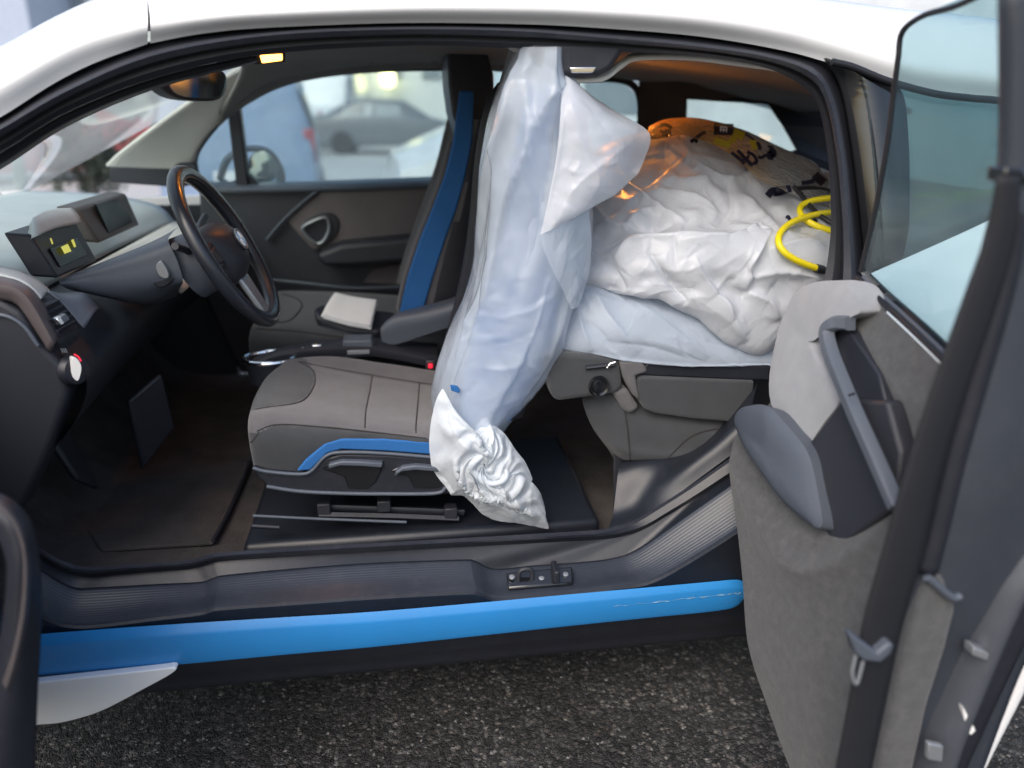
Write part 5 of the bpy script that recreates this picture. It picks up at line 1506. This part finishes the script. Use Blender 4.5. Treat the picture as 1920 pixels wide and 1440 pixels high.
# door rubber and trailing white skin edge
ds = [[v + Vector((0, -.02, 0)) for v in R([(2040, 800), (1980, 890), (1905, 965), (1835, 1055), (1799, 1130), (1754, 1245), (1717, 1345), (1690, 1440), (1662, 1530)], YL)]]
o1 = [v + Vector((.012, -.03, 0)) for v in ds[0]]
o2 = [v + Vector((.030, -.045, 0)) for v in ds[0]]
o3 = [v + Vector((.046, -.03, 0)) for v in ds[0]]
loft('door_rubber', [ds[0], o1, o2, o3, [v + Vector((.05, .02, 0)) for v in ds[0]]], pbr('grey_door_rubber', (.060, .066, .082), .38, bump=.15, bscale=600, dust=.1), rd, nu=40, nv=14)
wk = R([(2060, 980), (1990, 1120), (1925, 1240), (1880, 1330), (1830, 1430), (1780, 1540)], YL + .0)
loft('door_skin', [wk, [v + Vector((.008, -.006, 0)) for v in wk], [v + Vector((.022, .0, 0)) for v in wk], [v + Vector((.035, .05, 0)) for v in wk], [v + Vector((.05, .22, .0)) for v in wk], [v + Vector((.05, .42, .0)) for v in wk]], M['white'], rd, nu=30, nv=16)
db_ = R([(1975, 1035), (1930, 1110), (1888, 1210), (1845, 1300), (1800, 1400), (1755, 1500)], YL - .040)
loft('latch_face', [[v + Vector((-.028, .02, 0)) for v in db_], db_, [v + Vector((.030, .004, 0)) for v in db_]], M['black'], rd, nu=20, nv=6, thick=.008)
plate('latch_bolt', R([(1826, 1214), (1856, 1226), (1852, 1240), (1824, 1230)], YL - .065), (0, .02, 0), M['silver'], rd, bevel=.002)
plate('latch_tongue', R([(1806, 1325), (1830, 1370), (1822, 1378), (1812, 1374)], YL - .062), (0, .01, 0), M['paper'], rd, bevel=.001)
plate('latch_plate', R([(1742, 1395), (1770, 1400), (1768, 1430), (1740, 1425)], YL - .066), (0, .01, 0), M['silver'], rd, bevel=.002)
lu = plate('upper_trim', R([(1886, 312), (1925, 316), (1935, 345), (1880, 345)], YL - .035), (0, .03, 0), M['blackgloss'], rd, bevel=.004)
gv = R([(1915, 380), (1892, 520), (1838, 720), (1800, 860), (1768, 990), (1745, 1075)], YL - .045)
loft('edge_groove', [[v + Vector((-.016, .004, 0)) for v in gv], [v + Vector((0, -.004, 0)) for v in gv], [v + Vector((.016, .006, 0)) for v in gv]], M['black'], rd, nu=30, nv=8, thick=.004)
# seat belt down the door edge, with its guide
bl = [(1868, 330), (1850, 430), (1800, 575), (1752, 710), (1700, 870), (1655, 1030), (1618, 1165), (1588, 1330), (1565, 1450), (1550, 1540)]
brr = [(1912, 330), (1905, 440), (1862, 590), (1815, 725), (1765, 885), (1728, 1045), (1690, 1180), (1655, 1340), (1632, 1450), (1615, 1540)]
loft('seat_belt', [R(bl, YL - .055), R(mid(bl, brr, .5), YL - .06), R(brr, YL - .055)], pbr('belt_webbing', (.009, .010, .015), .7, bump=.3, bscale=1500), rd, nu=60, nv=6, thick=.0025)
plate('belt_guide', R([(1594, 1190), (1606, 1196), (1646, 1226), (1668, 1206), (1678, 1210), (1672, 1226), (1652, 1244), (1620, 1240), (1604, 1226)], YL - .075), (0, .02, 0), M['leather'], rd, bevel=.004, seg=3)
tube('belt_loop', R([(1604, 1230), (1598, 1262), (1606, 1282), (1618, 1240)], YL - .07), .003, M['silver'], rd, n=16)

# ================================================================== OPEN FRONT DOOR (its rear edge is in the picture)
fd = loft('front_door', [R([(-40, 925, 1.02), (-5, 930, 1.0), (28, 950, .995), (52, 985, .99), (66, 1050, .985), (72, 1150, .98), (66, 1290, .98), (62, 1450, .98), (60, 1600, .98)], 1.0),
                         R([(-70, 950, 1.01), (-20, 952, .975), (14, 972, .965), (34, 1005, .96), (42, 1060, .955), (40, 1150, .955), (28, 1260, .955), (14, 1330, .955), (0, 1500, .955)], 1.0),
                         R([(-90, 985, 1.02), (-40, 975, .98), (0, 1000, .97), (16, 1040, .965), (20, 1080, .965), (12, 1160, .965), (0, 1230, .965), (-20, 1330, .965), (-40, 1500, .965)], 1.0)], M['black'], car, nu=50, nv=16, thick=.012)
loft('door_rubber', [R([(-30, 928, .985), (2, 938, .98), (30, 962, .975), (50, 1000, .97), (60, 1060, .965), (56, 1150, .96), (42, 1240, .958), (24, 1310, .958)], 1.0), R([(-34, 940, .975), (-2, 950, .965), (22, 974, .958), (40, 1012, .952), (48, 1066, .946), (44, 1150, .944), (28, 1230, .944), (10, 1290, .944)], 1.0), R([(-40, 956, .985), (-6, 966, .98), (14, 990, .975), (28, 1022, .97), (34, 1070, .966), (28, 1146, .962), (14, 1220, .96), (0, 1270, .958)], 1.0)], pbr('worn_door_rubber', (.075, .066, .07), .35, var=.15, dust=.2), fd, nu=40, nv=12)
v0 = A(64, 1300, .98)
loft('door_panel', [[Vector((v0.x, .985, 1.0)), Vector((v0.x - .25, 1.10, 1.02)), Vector((-1.05, 1.36, 1.04))], [Vector((v0.x - .04, .985, .6)), Vector((v0.x - .25, 1.10, .6)), Vector((-1.05, 1.36, .6))], [Vector((A(52, 1470, .985).x, .985, .33)), Vector((v0.x - .30, 1.10, .33)), Vector((-1.05, 1.36, .33))]], M['black'], fd, nu=10, nv=8, thick=.03)
loft('door_skin', [[Vector((v0.x - .10, .90, 1.0)), Vector((v0.x - .32, 1.0, 1.02)), Vector((-1.12, 1.30, 1.04))], [Vector((v0.x - .12, .885, .6)), Vector((v0.x - .34, .98, .6)), Vector((-1.12, 1.28, .6))], [Vector((v0.x - .10, .90, .33)), Vector((v0.x - .32, 1.0, .33)), Vector((-1.12, 1.30, .33))]], M['white'], fd, nu=12, nv=10, thick=.006)

# ================================================================== LOOSE THINGS
# ---- plastic cover over the driver seat back
cov = empty('plastic_cover', A(930, 700, 1.55), 'translucent white plastic cover hanging over the driver seat back, knotted at the bottom', 'plastic cover')
st_ = [  # py, left px, near-corner px, mid px, right px
    (88, 958, 985, 1030, 1068), (120, 948, 980, 1030, 1072), (165, 934, 970, 1030, 1086), (230, 913, 955, 1030, 1100), (300, 902, 950, 1030, 1106), (370, 898, 950, 1030, 1108),
    (440, 892, 945, 1025, 1109), (500, 886, 935, 1015, 1104), (560, 868, 915, 1000, 1082), (610, 846, 895, 985, 1068), (660, 828, 880, 965, 1056),
    (700, 815, 870, 945, 1034), (740, 808, 862, 925, 1004), (780, 812, 860, 910, 968), (815, 822, 862, 900, 942), (850, 836, 866, 894, 930)]
rows = []
for py, l, c, m_, r_ in st_:
    k = min(1, max(0, (py - 88) / 120))
    rows.append([A(l + 60, py, 1.98), A(l + 14, py, 1.86), A(l, py, 1.72), A((l + c) / 2, py, 1.59), A(c, py, 1.545), A(m_, py, 1.525), A((m_ + r_) / 2, py, 1.53), A(r_ - 6, py, 1.57), A(r_, py, 1.66), A(r_ - 12, py, 1.85), A(r_ - 40, py, 1.99)])
G = surf_grid(rows, 120, 190)
# long hanging folds
for i in range(190):
    for j in range(120):
        t = i / 189
        ph = j / 119 * 26 + 1.6 * math.sin(t * 3.1) + 0.8 * mnoise.noise(Vector((j * .05, t * 2, 3)))
        a = .0045 * (1.3 - t) * min(1, j / 30) * (math.sin(ph) + .6 * math.sin(2.3 * ph + 1.1))
        G[i][j] = G[i][j] + Vector((a * .5, -a, 0))
sl = np.full((190, 120), 1.012)
for i in range(190):
    sl[i, :] = 1.010 + .022 * max(0, (i - 90) / 100)
P = crumple(G, sl, 40, found=.03, bend=.35, amp=(.008, .014), seed=3, start=.002, scale=9)
P = press(P, [
    ([(968, 110), (947, 234), (916, 330), (896, 470)], .020, 7, 24), ([(990, 150), (993, 268), (954, 365), (930, 480), (905, 580)], .020, 8, 28),
    ([(1062, 150), (1024, 205), (993, 290), (989, 340), (1012, 420)], .020, 6, 24), ([(1046, 220), (1034, 310), (1012, 400), (985, 500), (950, 600)], -.014, 8, 20),
    ([(875, 560), (858, 644), (840, 703), (822, 752)], .018, 6, 22), ([(905, 520), (880, 620), (850, 700), (838, 750)], -.013, 7, 16), ([(858, 580), (832, 661), (815, 730)], .009, 6, 14),
    ([(1075, 470), (1060, 580), (1020, 680), (960, 770)], .015, 9, 26), ([(1030, 520), (1000, 620), (950, 720), (915, 790)], .013, 8, 22),
    ([(930, 600), (985, 585), (1045, 545)], .005, 6, 12), ([(915, 640), (960, 640), (1010, 612)], -.005, 6, 10), ([(900, 690), (950, 690), (1000, 660)], .005, 6, 12), ([(960, 660), (1000, 690), (1010, 705)], .004, 5, 9)],
    rand=46, seed=9, amp=(.0012, .004), width=(3, 8), length=(40, 140), ang=(60, 125), box_=(860, 120, 1090, 780))
P = press(P, [], rand=45, seed=19, amp=(.001, .003), width=(3, 7), length=(25, 80), ang=(-50, 20), box_=(850, 520, 1060, 760))
main = grid_obj('cover_film', P, M['film'], cov)
Gi = np.array([[list(p + (p - CAM).normalized() * .016) for p in r] for r in G])
Pi = press(Gi, [([(985, 120), (970, 260), (940, 420), (915, 560)], .014, 9, 26), ([(1040, 160), (1012, 300), (1000, 450), (960, 640)], .012, 12, 24), ([(930, 300), (915, 450), (880, 600), (850, 700)], .010, 8, 18), ([(1070, 440), (1040, 590), (990, 700)], .010, 10, 20)],
           rand=40, seed=52, amp=(.001, .003), width=(4, 10), length=(60, 180), ang=(65, 120), box_=(860, 120, 1090, 780))
grid_obj('inner_film', Pi[2:-2, 6:-4], M['film'], cov)
# the flap standing out towards the rear
fl = [R([(1056, 138, 1.56), (1070, 148, 1.54), (1092, 164, 1.56), (1112, 182, 1.62)], 1.5),
      R([(1052, 200, 1.50), (1082, 198, 1.49), (1125, 205, 1.52), (1158, 210, 1.60)], 1.5),
      R([(1048, 260, 1.49), (1092, 252, 1.475), (1150, 245, 1.50), (1217, 250, 1.60)], 1.5),
      R([(1040, 320, 1.49), (1090, 308, 1.47), (1150, 300, 1.49), (1206, 302, 1.58)], 1.5),
      R([(1028, 380, 1.49), (1078, 360, 1.465), (1135, 345, 1.48), (1186, 334, 1.55)], 1.5),
      R([(1018, 420, 1.49), (1055, 404, 1.465), (1105, 388, 1.475), (1150, 366, 1.52)], 1.5),
      R([(1013, 440, 1.49), (1035, 430, 1.475), (1065, 416, 1.48), (1100, 394, 1.50)], 1.5)]
P = crumple(surf_grid(fl, 80, 90), 1.010, 40, found=.03, bend=.35, amp=(.007, .010), seed=8, start=.002, scale=9)
P = press(P, [([(1062, 190), (1050, 290), (1022, 420)], .006, 6, 16), ([(1080, 250), (1120, 330), (1105, 380)], .005, 8, 20), ([(1090, 180), (1150, 260), (1190, 320)], -.004, 8, 20), ([(1040, 410), (1090, 340), (1190, 260)], .005, 7, 22)],
          rand=40, seed=23, amp=(.0008, .003), width=(3, 9), length=(25, 90), ang=(-70, 70), box_=(1030, 160, 1210, 430))
grid_obj('cover_flap', P, M['flap'], cov)
fl2 = [R([(1013, 440, 1.488), (1040, 428, 1.48), (1075, 412, 1.485), (1104, 396, 1.50)], 1.5), R([(1020, 470, 1.492), (1050, 470, 1.49), (1080, 465, 1.50), (1109, 455, 1.53)], 1.5),
       R([(1038, 510, 1.50), (1062, 510, 1.50), (1085, 510, 1.51), (1106, 505, 1.54)], 1.5), R([(1058, 550, 1.51), (1072, 550, 1.51), (1084, 548, 1.515), (1096, 540, 1.54)], 1.5), R([(1070, 578, 1.52), (1074, 578, 1.52), (1078, 577, 1.52), (1082, 575, 1.53)], 1.5)]
P = crumple(surf_grid(fl2, 50, 70), 1.02, 45, found=.03, bend=.35, amp=(.006, .008), seed=18, start=.002, scale=14)
P = press(P, [], rand=26, seed=29, amp=(.001, .003), width=(2, 6), length=(40, 110), ang=(60, 120), box_=(1020, 420, 1105, 570))
grid_obj('cover_fold', P, M['film'], cov)
# gathered tail with its knot
ctr = (908, 872)
outl = [(840, 750), (817, 738), (803, 762), (803, 807), (810, 870), (829, 901), (845, 925), (859, 932), (880, 932), (900, 948), (916, 962), (935, 974), (954, 981), (982, 987), (1010, 987), (1034, 984), (1024, 964), (1017, 946), (1010, 922), (993, 905), (998, 891), (985, 866), (968, 846), (955, 825), (944, 811), (926, 795), (909, 783), (900, 792), (893, 806), (865, 778)]
ov = cr([Vector((*q, 0)) for q in outl], 200, closed=True)
NR = 70
G = []
for k in range(NR):
    t = .02 + .98 * (1 - k / (NR - 1))
    row = []
    for j, v in enumerate(ov):
        an = j / 200 * 2 * math.pi
        sw_ = (1 - t) ** 2 * 1.0 + .25 * mnoise.noise(Vector((math.cos(an) * 1.5, math.sin(an) * 1.5, t * 2)))
        dx, dy = (v.x - ctr[0]) * t, (v.y - ctr[1]) * t
        x = ctr[0] + dx * math.cos(sw_) - dy * math.sin(sw_)
        y = ctr[1] + dx * math.sin(sw_) + dy * math.cos(sw_)
        nv_ = Vector((math.cos(an + sw_) * 3.2, math.sin(an + sw_) * 3.2, t * 1.6))
        rdg = abs(mnoise.noise(nv_)) + 0.25 * abs(mnoise.noise(nv_ * 2.1 + Vector((7, 3, 1))))
        Y = 1.535 - .050 * (1 - t ** 2.2) + (.030 * rdg - .010) * (t * (1 - t) * 2.6 + .25) - .018 * max(0, mnoise.noise(Vector((x * .018, y * .018, 4))))
        row.append(A(x, y, Y))
    row.append(row[0].copy())
    G.append(row)
sl = np.full((NR, 201), 1.03)
P = crumple(G, sl, 70, found=.02, bend=.25, amp=(.014, .022), seed=5, start=.005, scale=22)
P = press(P, [], rand=10, seed=41, amp=(.0015, .005), width=(2, 6), length=(20, 80), ang=(-90, 90), box_=(800, 740, 1030, 985))
P = press(P, [([(850, 850), (868, 905), (910, 932), (960, 925), (985, 895)], .014, 5, 14), ([(840, 770), (862, 820), (890, 850)], .010, 5, 12), ([(925, 900), (965, 940), (1010, 975)], .010, 6, 14), ([(905, 800), (900, 835), (925, 860)], .009, 5, 10)])
P[:, 200] = P[:, 0]
grid_obj('gathered_tail', P, M['filmthick'], cov)
kp = []
for i in range(25):
    t = i / 24 * 4.6
    kp.append(A(918 + (30 + 6 * math.sin(t * 2.3)) * math.cos(t), 880 + (24 + 5 * math.sin(t * 1.7)) * math.sin(t), 1.478 + .012 * (i / 24) - .006 * math.sin(t * 2)))
tube('film_knot', kp, lambda t: .004 + .007 * math.sin(t * 3.14) * (.7 + .3 * math.sin(t * 17)), M['filmthick'], cov, n=60, res=10)
# blue piping end that shows at the edge of the cover
plate('seat_tag', R([(844, 722), (857, 724), (863, 731), (861, 738), (846, 733)], 1.535), (0, .006, 0), M['bluefab'], seat, bevel=.002)

# ---- smooth lower plastic sheet over the folded rear seat
shr = [R([(1060, 500, 1.72), (1110, 500, 1.70), (1180, 510, 1.70), (1250, 530, 1.70), (1330, 560, 1.70), (1420, 600, 1.70), (1500, 620, 1.72)], 1.7),
       R([(1058, 560, 1.64), (1105, 550, 1.62), (1180, 560, 1.60), (1250, 575, 1.60), (1330, 600, 1.60), (1420, 630, 1.60), (1500, 650, 1.62)], 1.6),
       R([(1056, 610, 1.60), (1105, 610, 1.575), (1180, 618, 1.555), (1250, 630, 1.555), (1330, 645, 1.56), (1420, 660, 1.565), (1500, 672, 1.58)], 1.6),
       R([(1056, 648, 1.585), (1105, 656, 1.560), (1180, 668, 1.548), (1250, 676, 1.545), (1330, 680, 1.548), (1420, 680, 1.555), (1500, 684, 1.565)], 1.6),
       R([(1057, 658, 1.60), (1105, 664, 1.58), (1180, 678, 1.56), (1250, 686, 1.56), (1330, 688, 1.56), (1420, 686, 1.565), (1500, 690, 1.58)], 1.6),
       R([(1060, 660, 1.68), (1105, 664, 1.68), (1180, 672, 1.68), (1250, 680, 1.68), (1330, 682, 1.68), (1420, 682, 1.68), (1500, 690, 1.68)], 1.6)]
P = crumple(surf_grid(shr, 150, 100), 1.008, 40, found=.03, bend=.45, amp=(.004, .009), seed=21, start=.003, scale=6)
P = press(P, [([(1080, 560), (1092, 610), (1110, 660)], .010, 6, 16), ([(1110, 540), (1140, 590), (1200, 660)], .009, 7, 22), ([(1180, 560), (1250, 610), (1330, 670)], .008, 6, 24), ([(1250, 580), (1320, 610), (1400, 665)], .008, 8, 22), ([(1130, 640), (1220, 650), (1300, 676)], -.005, 5, 12)],
          rand=46, seed=33, amp=(.001, .004), width=(3, 9), length=(40, 130), ang=(5, 70), box_=(1060, 530, 1460, 690))
tag(grid_obj('plastic_sheet', P, M['sheet']), 'smooth blue grey plastic sheet tucked under the white bundle on the rear seat', 'plastic sheet')

# ---- big crumpled white plastic bundle
bu = [R([(1030, 400, 2.45), (1100, 360, 2.5), (1215, 300, 2.6), (1300, 280, 2.6), (1380, 300, 2.55), (1450, 330, 2.5), (1520, 360, 2.45), (1640, 420, 2.3)], 2.4),
      R([(1040, 330, 2.18), (1120, 285, 2.18), (1215, 252, 2.18), (1300, 236, 2.15), (1380, 250, 2.12), (1450, 280, 2.08), (1520, 314, 2.02), (1620, 360, 1.95)], 2.1),
      R([(1045, 360, 1.98), (1125, 325, 1.98), (1215, 298, 1.98), (1300, 284, 1.95), (1380, 300, 1.93), (1450, 328, 1.90), (1520, 352, 1.86), (1620, 390, 1.82)], 2.0),
      R([(1060, 420, 1.82), (1140, 388, 1.80), (1225, 362, 1.79), (1310, 350, 1.78), (1390, 362, 1.76), (1450, 378, 1.74), (1520, 398, 1.71), (1610, 425, 1.68)], 1.8),
      R([(1075, 470, 1.72), (1150, 445, 1.69), (1230, 425, 1.67), (1310, 415, 1.66), (1390, 418, 1.64), (1450, 424, 1.63), (1520, 440, 1.62), (1605, 460, 1.60)], 1.7),
      R([(1088, 510, 1.66), (1155, 495, 1.61), (1232, 478, 1.585), (1310, 470, 1.575), (1390, 468, 1.565), (1450, 468, 1.56), (1520, 478, 1.56), (1600, 495, 1.56)], 1.6),
      R([(1098, 530, 1.65), (1165, 535, 1.59), (1235, 530, 1.565), (1310, 535, 1.555), (1388, 545, 1.545), (1450, 545, 1.54), (1520, 535, 1.545), (1590, 530, 1.55)], 1.6),
      R([(1104, 536, 1.67), (1172, 552, 1.60), (1238, 560, 1.575), (1305, 588, 1.565), (1370, 632, 1.55), (1425, 652, 1.545), (1480, 620, 1.55), (1570, 580, 1.56)], 1.6),
      R([(1108, 538, 1.74), (1176, 556, 1.68), (1240, 566, 1.66), (1305, 596, 1.65), (1370, 640, 1.64), (1425, 658, 1.64), (1480, 630, 1.64), (1565, 590, 1.65)], 1.6)]
P = crumple(surf_grid(bu, 30, 26), 1.05, 50, found=.02, bend=.35, amp=(.018, .026), seed=12, start=.014, scale=4.2)
P = np.array([[list(p) for p in r] for r in resample(P, 250, 230)])
P = press(P, [
    ([(1165, 325), (1219, 383), (1254, 404), (1290, 424)], 0.0232, 9, 26),
    ([(1108, 378), (1143, 424), (1175, 430), (1205, 412), (1255, 404)], 0.0261, 24, 8),
    ([(1288, 282), (1245, 318), (1195, 362)], -0.0174, 5, 28),
    ([(1265, 462), (1330, 455), (1390, 446), (1445, 405)], 0.0247, 8, 31),
    ([(1150, 485), (1192, 459), (1260, 455), (1362, 450)], 0.0290, 20, 9),
    ([(1215, 470), (1254, 522), (1290, 565)], -0.0203, 7, 16),
    ([(1448, 435), (1411, 494), (1396, 545)], 0.0174, 6, 19),
    ([(1400, 520), (1477, 506), (1545, 522)], 0.0174, 7, 21),
    ([(1355, 345), (1442, 318), (1495, 326)], 0.0174, 8, 19),
    ([(1362, 345), (1372, 390), (1340, 430)], -0.0145, 5, 16),
    ([(1350, 552), (1400, 640)], 0.0174, 8, 16), ([(1396, 545), (1440, 566), (1462, 600)], 0.0174, 6, 16), ([(1300, 480), (1330, 540), (1380, 590)], 0.0174, 8, 24),
    ([(1110, 470), (1150, 500), (1175, 545)], -0.0174, 8, 16), ([(1230, 360), (1300, 372), (1350, 400)], 0.0174, 7, 24), ([(1440, 470), (1500, 455), (1550, 460)], 0.0145, 7, 19),
    ([(1160, 420), (1220, 438), (1265, 430)], -0.0174, 6, 14), ([(1300, 300), (1340, 330), (1400, 345)], 0.0145, 6, 21)],
    rand=42, seed=4, amp=(.002, .006), width=(4, 12), length=(50, 160), ang=(-50, 70), box_=(1080, 230, 1580, 660))
P = press(P, [], rand=110, seed=91, amp=(.0008, .0028), width=(2, 5), length=(25, 90), ang=(-60, 80), box_=(1085, 260, 1570, 650))
bun = grid_obj('plastic_bundle', P, M['bag'])
tag(bun, 'large crumpled white plastic wrapped bundle filling the rear seat', 'plastic bundle')
bv = bvh_of(bun)

# ---- clear printed bag over the top of the bundle
pts_top = [(1216, 238), (1240, 226), (1270, 221), (1305, 221), (1345, 229), (1380, 240), (1420, 257), (1460, 276), (1500, 292), (1530, 308), (1552, 336)]
pts_bot = [(1218, 262), (1245, 258), (1280, 254), (1312, 262), (1345, 275), (1370, 290), (1400, 315), (1430, 340), (1460, 352), (1500, 372), (1555, 390)]
pr_ = []
for t in (-.35, -.1, 0, .25, .5, .75, 1.0):
    row = []
    for a, b in zip(pts_top, pts_bot):
        x, y = a[0] * (1 - max(t, 0)) + b[0] * max(t, 0), a[1] * (1 - max(t, 0)) + b[1] * max(t, 0)
        Y = 2.12 - .16 * max(t, 0) if t >= 0 else 2.12 + .5 * (-t)
        Y -= (a[0] - 1216) / 340 * .22
        row.append(A(x, y + (-t * 60 if t < 0 else 0), Y - .012))
    pr_.append(row)
P = crumple(surf_grid(pr_, 130, 60), 1.03, 45, found=.03, bend=.3, amp=(.004, .012), seed=31, start=.003, scale=16)
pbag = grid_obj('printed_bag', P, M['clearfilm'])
tag(pbag, 'clear plastic bag with navy and yellow print lying over the white bundle, lamp orange tinted into it', 'printed bag')
pv = bvh_of(pbag)
def stroke(pts, wd, mat, lift=.004, name='print'):
    wd *= 1.35
    P2 = cr([Vector((*q, 0)) for q in pts], max(6, 5 * len(pts)))
    L, Rr = [], []
    for i, v in enumerate(P2):
        t = P2[min(i + 1, len(P2) - 1)] - P2[max(i - 1, 0)]
        nn = Vector((-t.y, t.x, 0)).normalized() * wd / 2
        for lst, q in ((L, v + nn), (Rr, v - nn)):
            d = ray(q.x, q.y).normalized()
            h1, h2 = pv.ray_cast(CAM, d), bv.ray_cast(CAM, d)
            ds_ = [h[3] for h in (h1, h2) if h[0] is not None]
            lst.append(CAM + d * ((min(ds_) if ds_ else 2.3) - lift))
    V, Fc = [], []
    for a, b in zip(L, Rr): V += [a, b]
    return make(name, V, gridfaces(len(L), 2), mat, pbag, sharp=0)
Z = lambda x, y: (1200 + x / 5.19, 200 + y / 5.19)
for q, w in (([(890, 445), (980, 515), (1020, 560), (1050, 612)], 5), ([(950, 425), (1010, 490), (1060, 540), (1098, 575)], 5), ([(1000, 510), (1040, 500), (1060, 470)], 4), ([(1042, 440), (1100, 470), (1135, 520), (1125, 550), (1100, 540)], 4.5),
             ([(1150, 490), (1180, 495), (1230, 468)], 4.5), ([(1250, 430), (1290, 450), (1270, 475), (1300, 480)], 12), ([(1140, 345), (1165, 390), (1165, 420)], 5),
             ([(100, 298), (170, 300), (225, 285), (230, 255), (195, 230)], 4), ([(195, 180), (250, 175), (290, 195), (305, 215)], 5), ([(240, 235), (285, 240), (280, 275), (255, 280)], 5), ([(120, 240), (170, 200), (220, 190)], 3),
             ([(490, 345), (540, 310), (600, 265), (640, 248)], 5), ([(540, 350), (560, 320)], 4),
             ([(1020, 265), (1080, 300), (1110, 330)], 3), ([(1240, 385), (1300, 395)], 3)):
    stroke([Z(*a) for a in q], w, M['ink'])
for q, w in (([(1240, 870), (1290, 820), (1370, 815), (1470, 795)], 10), ([(1300, 850), (1360, 840), (1430, 815)], 7), ([(1570, 745), (1640, 735), (1700, 720)], 6), ([(1700, 660), (1740, 700), (1790, 745)], 12), ([(1430, 1090), (1440, 1070), (1460, 1100)], 5), ([(1690, 1095), (1720, 1125)], 5)):
    stroke([Z(*a) for a in q], w, M['ink'])
for q, w in (([(910, 245), (960, 270), (1010, 290)], 12), ([(720, 320), (800, 350), (880, 375)], 9), ([(1080, 320), (1110, 370), (1110, 420)], 8), ([(890, 350), (900, 320), (930, 300)], 9)):
    stroke([Z(*a) for a in q], w, M['yellowink'], .003)
# square printed emblem: dark block with a light figure inside
stroke([Z(815, 165), Z(812, 275)], 27, M['ink'], .005)
for q in ([(785, 195), (785, 245)], [(785, 195), (845, 200)], [(845, 200), (840, 250)], [(785, 222), (840, 226)], [(815, 198), (812, 248)]):
    stroke([Z(*a) for a in q], 1.6, M['paper'], .007)

# ---- cables
def cable(name, label, pts, r, mat, group=None):
    o = tube(name, R(pts, 1.55), r, mat, None, res=12, n=110)
    return tag(o, label, 'cable', group)
yc = empty('charging_cable', A(1500, 450, 1.54), 'bright yellow charging cable coiled on the white bundle by the rear pillar', 'cable')
def lay(pts, lift):
    out = []
    for x, y, k in pts:
        d = ray(x, y).normalized()
        hs = [h[3] for h in (pv.ray_cast(CAM, d), bv.ray_cast(CAM, d)) if h[0] is not None]
        out.append((min(hs) if hs else None, d, k))
    last = next(o[0] for o in out if o[0] is not None)
    P_ = []
    for t, d, k in out:
        if t is None or t > last + .12: t = last
        last = t
        P_.append(CAM + d * (t - lift - k))
    for _ in range(2):
        P_ = [P_[0]] + [(P_[i - 1] + P_[i] * 2 + P_[i + 1]) / 4 for i in range(1, len(P_) - 1)] + [P_[-1]]
    return P_
V, Fc = tube_geo(lay([(1535, 504, 0), (1510, 497, .002), (1486, 487, .004), (1464, 473, .006), (1453, 456, .008), (1456, 436, .01), (1474, 416, .012), (1510, 402, .014), (1555, 397, .014), (1600, 394, .012)], .012), .0072, 12, False, 1.0, 90)
make('cable_loop', V, Fc, M['cable'], yc)
V, Fc = tube_geo(lay([(1600, 442, 0), (1560, 434, 0), (1530, 426, .002), (1506, 414, .004), (1493, 399, .004), (1495, 383, .004), (1512, 374, .003), (1555, 370, .002), (1600, 368, 0)], .010), .0072, 12, False, 1.0, 90)
make('cable_loop', V, Fc, M['cable'], yc)
tube('cable_plug', lay([(1530, 503, 0), (1545, 507, 0), (1562, 511, 0)], .014), lambda t: .0098 if t < .4 else .0082, M['cableblack'], yc, res=14, n=12)
tag(tube('thin_cable', lay([(1488, 350, 0), (1498, 357, 0), (1508, 373, .006), (1522, 393, .014), (1540, 410, .02), (1565, 424, .022), (1600, 436, .02)], .010), .0056, M['cableblack'], None, res=10, n=50), 'thin black cable running down across the yellow cable', 'cable')
tag(tube('thin_cable', lay([(1494, 353, 0), (1513, 349, 0), (1540, 352, 0), (1562, 360, 0), (1600, 372, 0)], .009), .005, M['cableblack'], None, res=10, n=40), 'thin black cable running level above the yellow cable', 'cable')
# yellow leads lying in the boot, seen through the quarter glass
for pts, lab in (([(1712, 404, 1.50), (1760, 388, 1.50), (1800, 374, 1.50), (1850, 362, 1.50), (1885, 358, 1.50)], 'lower yellow green lead in the boot behind the quarter window'), ([(1712, 368, 1.51), (1760, 366, 1.51), (1800, 365, 1.51), (1840, 362, 1.51)], 'upper yellow green lead in the boot behind the quarter window')):
    tag(tube('yellow_lead', R(pts, 1.7), .006, pbr('yellow_green_lead', (.62, .70, .05), .5), None, res=8, n=40), lab, 'cable')

# ---- folded paper napkins on the console tray
nap = []
top = R([(626, 549, 2.37), (662, 557, 2.37), (705, 563, 2.36), (693, 611, 2.245), (648, 603, 2.245), (603, 590, 2.255)], 2.3)
nk = empty('napkin_stack', A(652, 585, 2.35), 'stack of folded white paper napkins on the console tray', 'napkins')
for k in range(3):
    rg = random.Random(k)
    sh = Vector((rg.uniform(-.004, .004), rg.uniform(-.004, .004), -.006 * k))
    G = surf_grid([[v + sh for v in top[:3]], [(a + b) / 2 + sh + Vector((0, 0, .003)) for a, b in zip(top[:3], top[5:2:-1])], [v + sh for v in top[5:2:-1]]], 14, 10)
    o = make('napkin', [v for r in G for v in r], gridfaces(10, 14), M['paper'], nk)
    m = o.modifiers.new('solid', 'SOLIDIFY'); m.thickness = .004; m.offset = 0
    m = o.modifiers.new('bev', 'BEVEL'); m.width = .0015; m.segments = 2
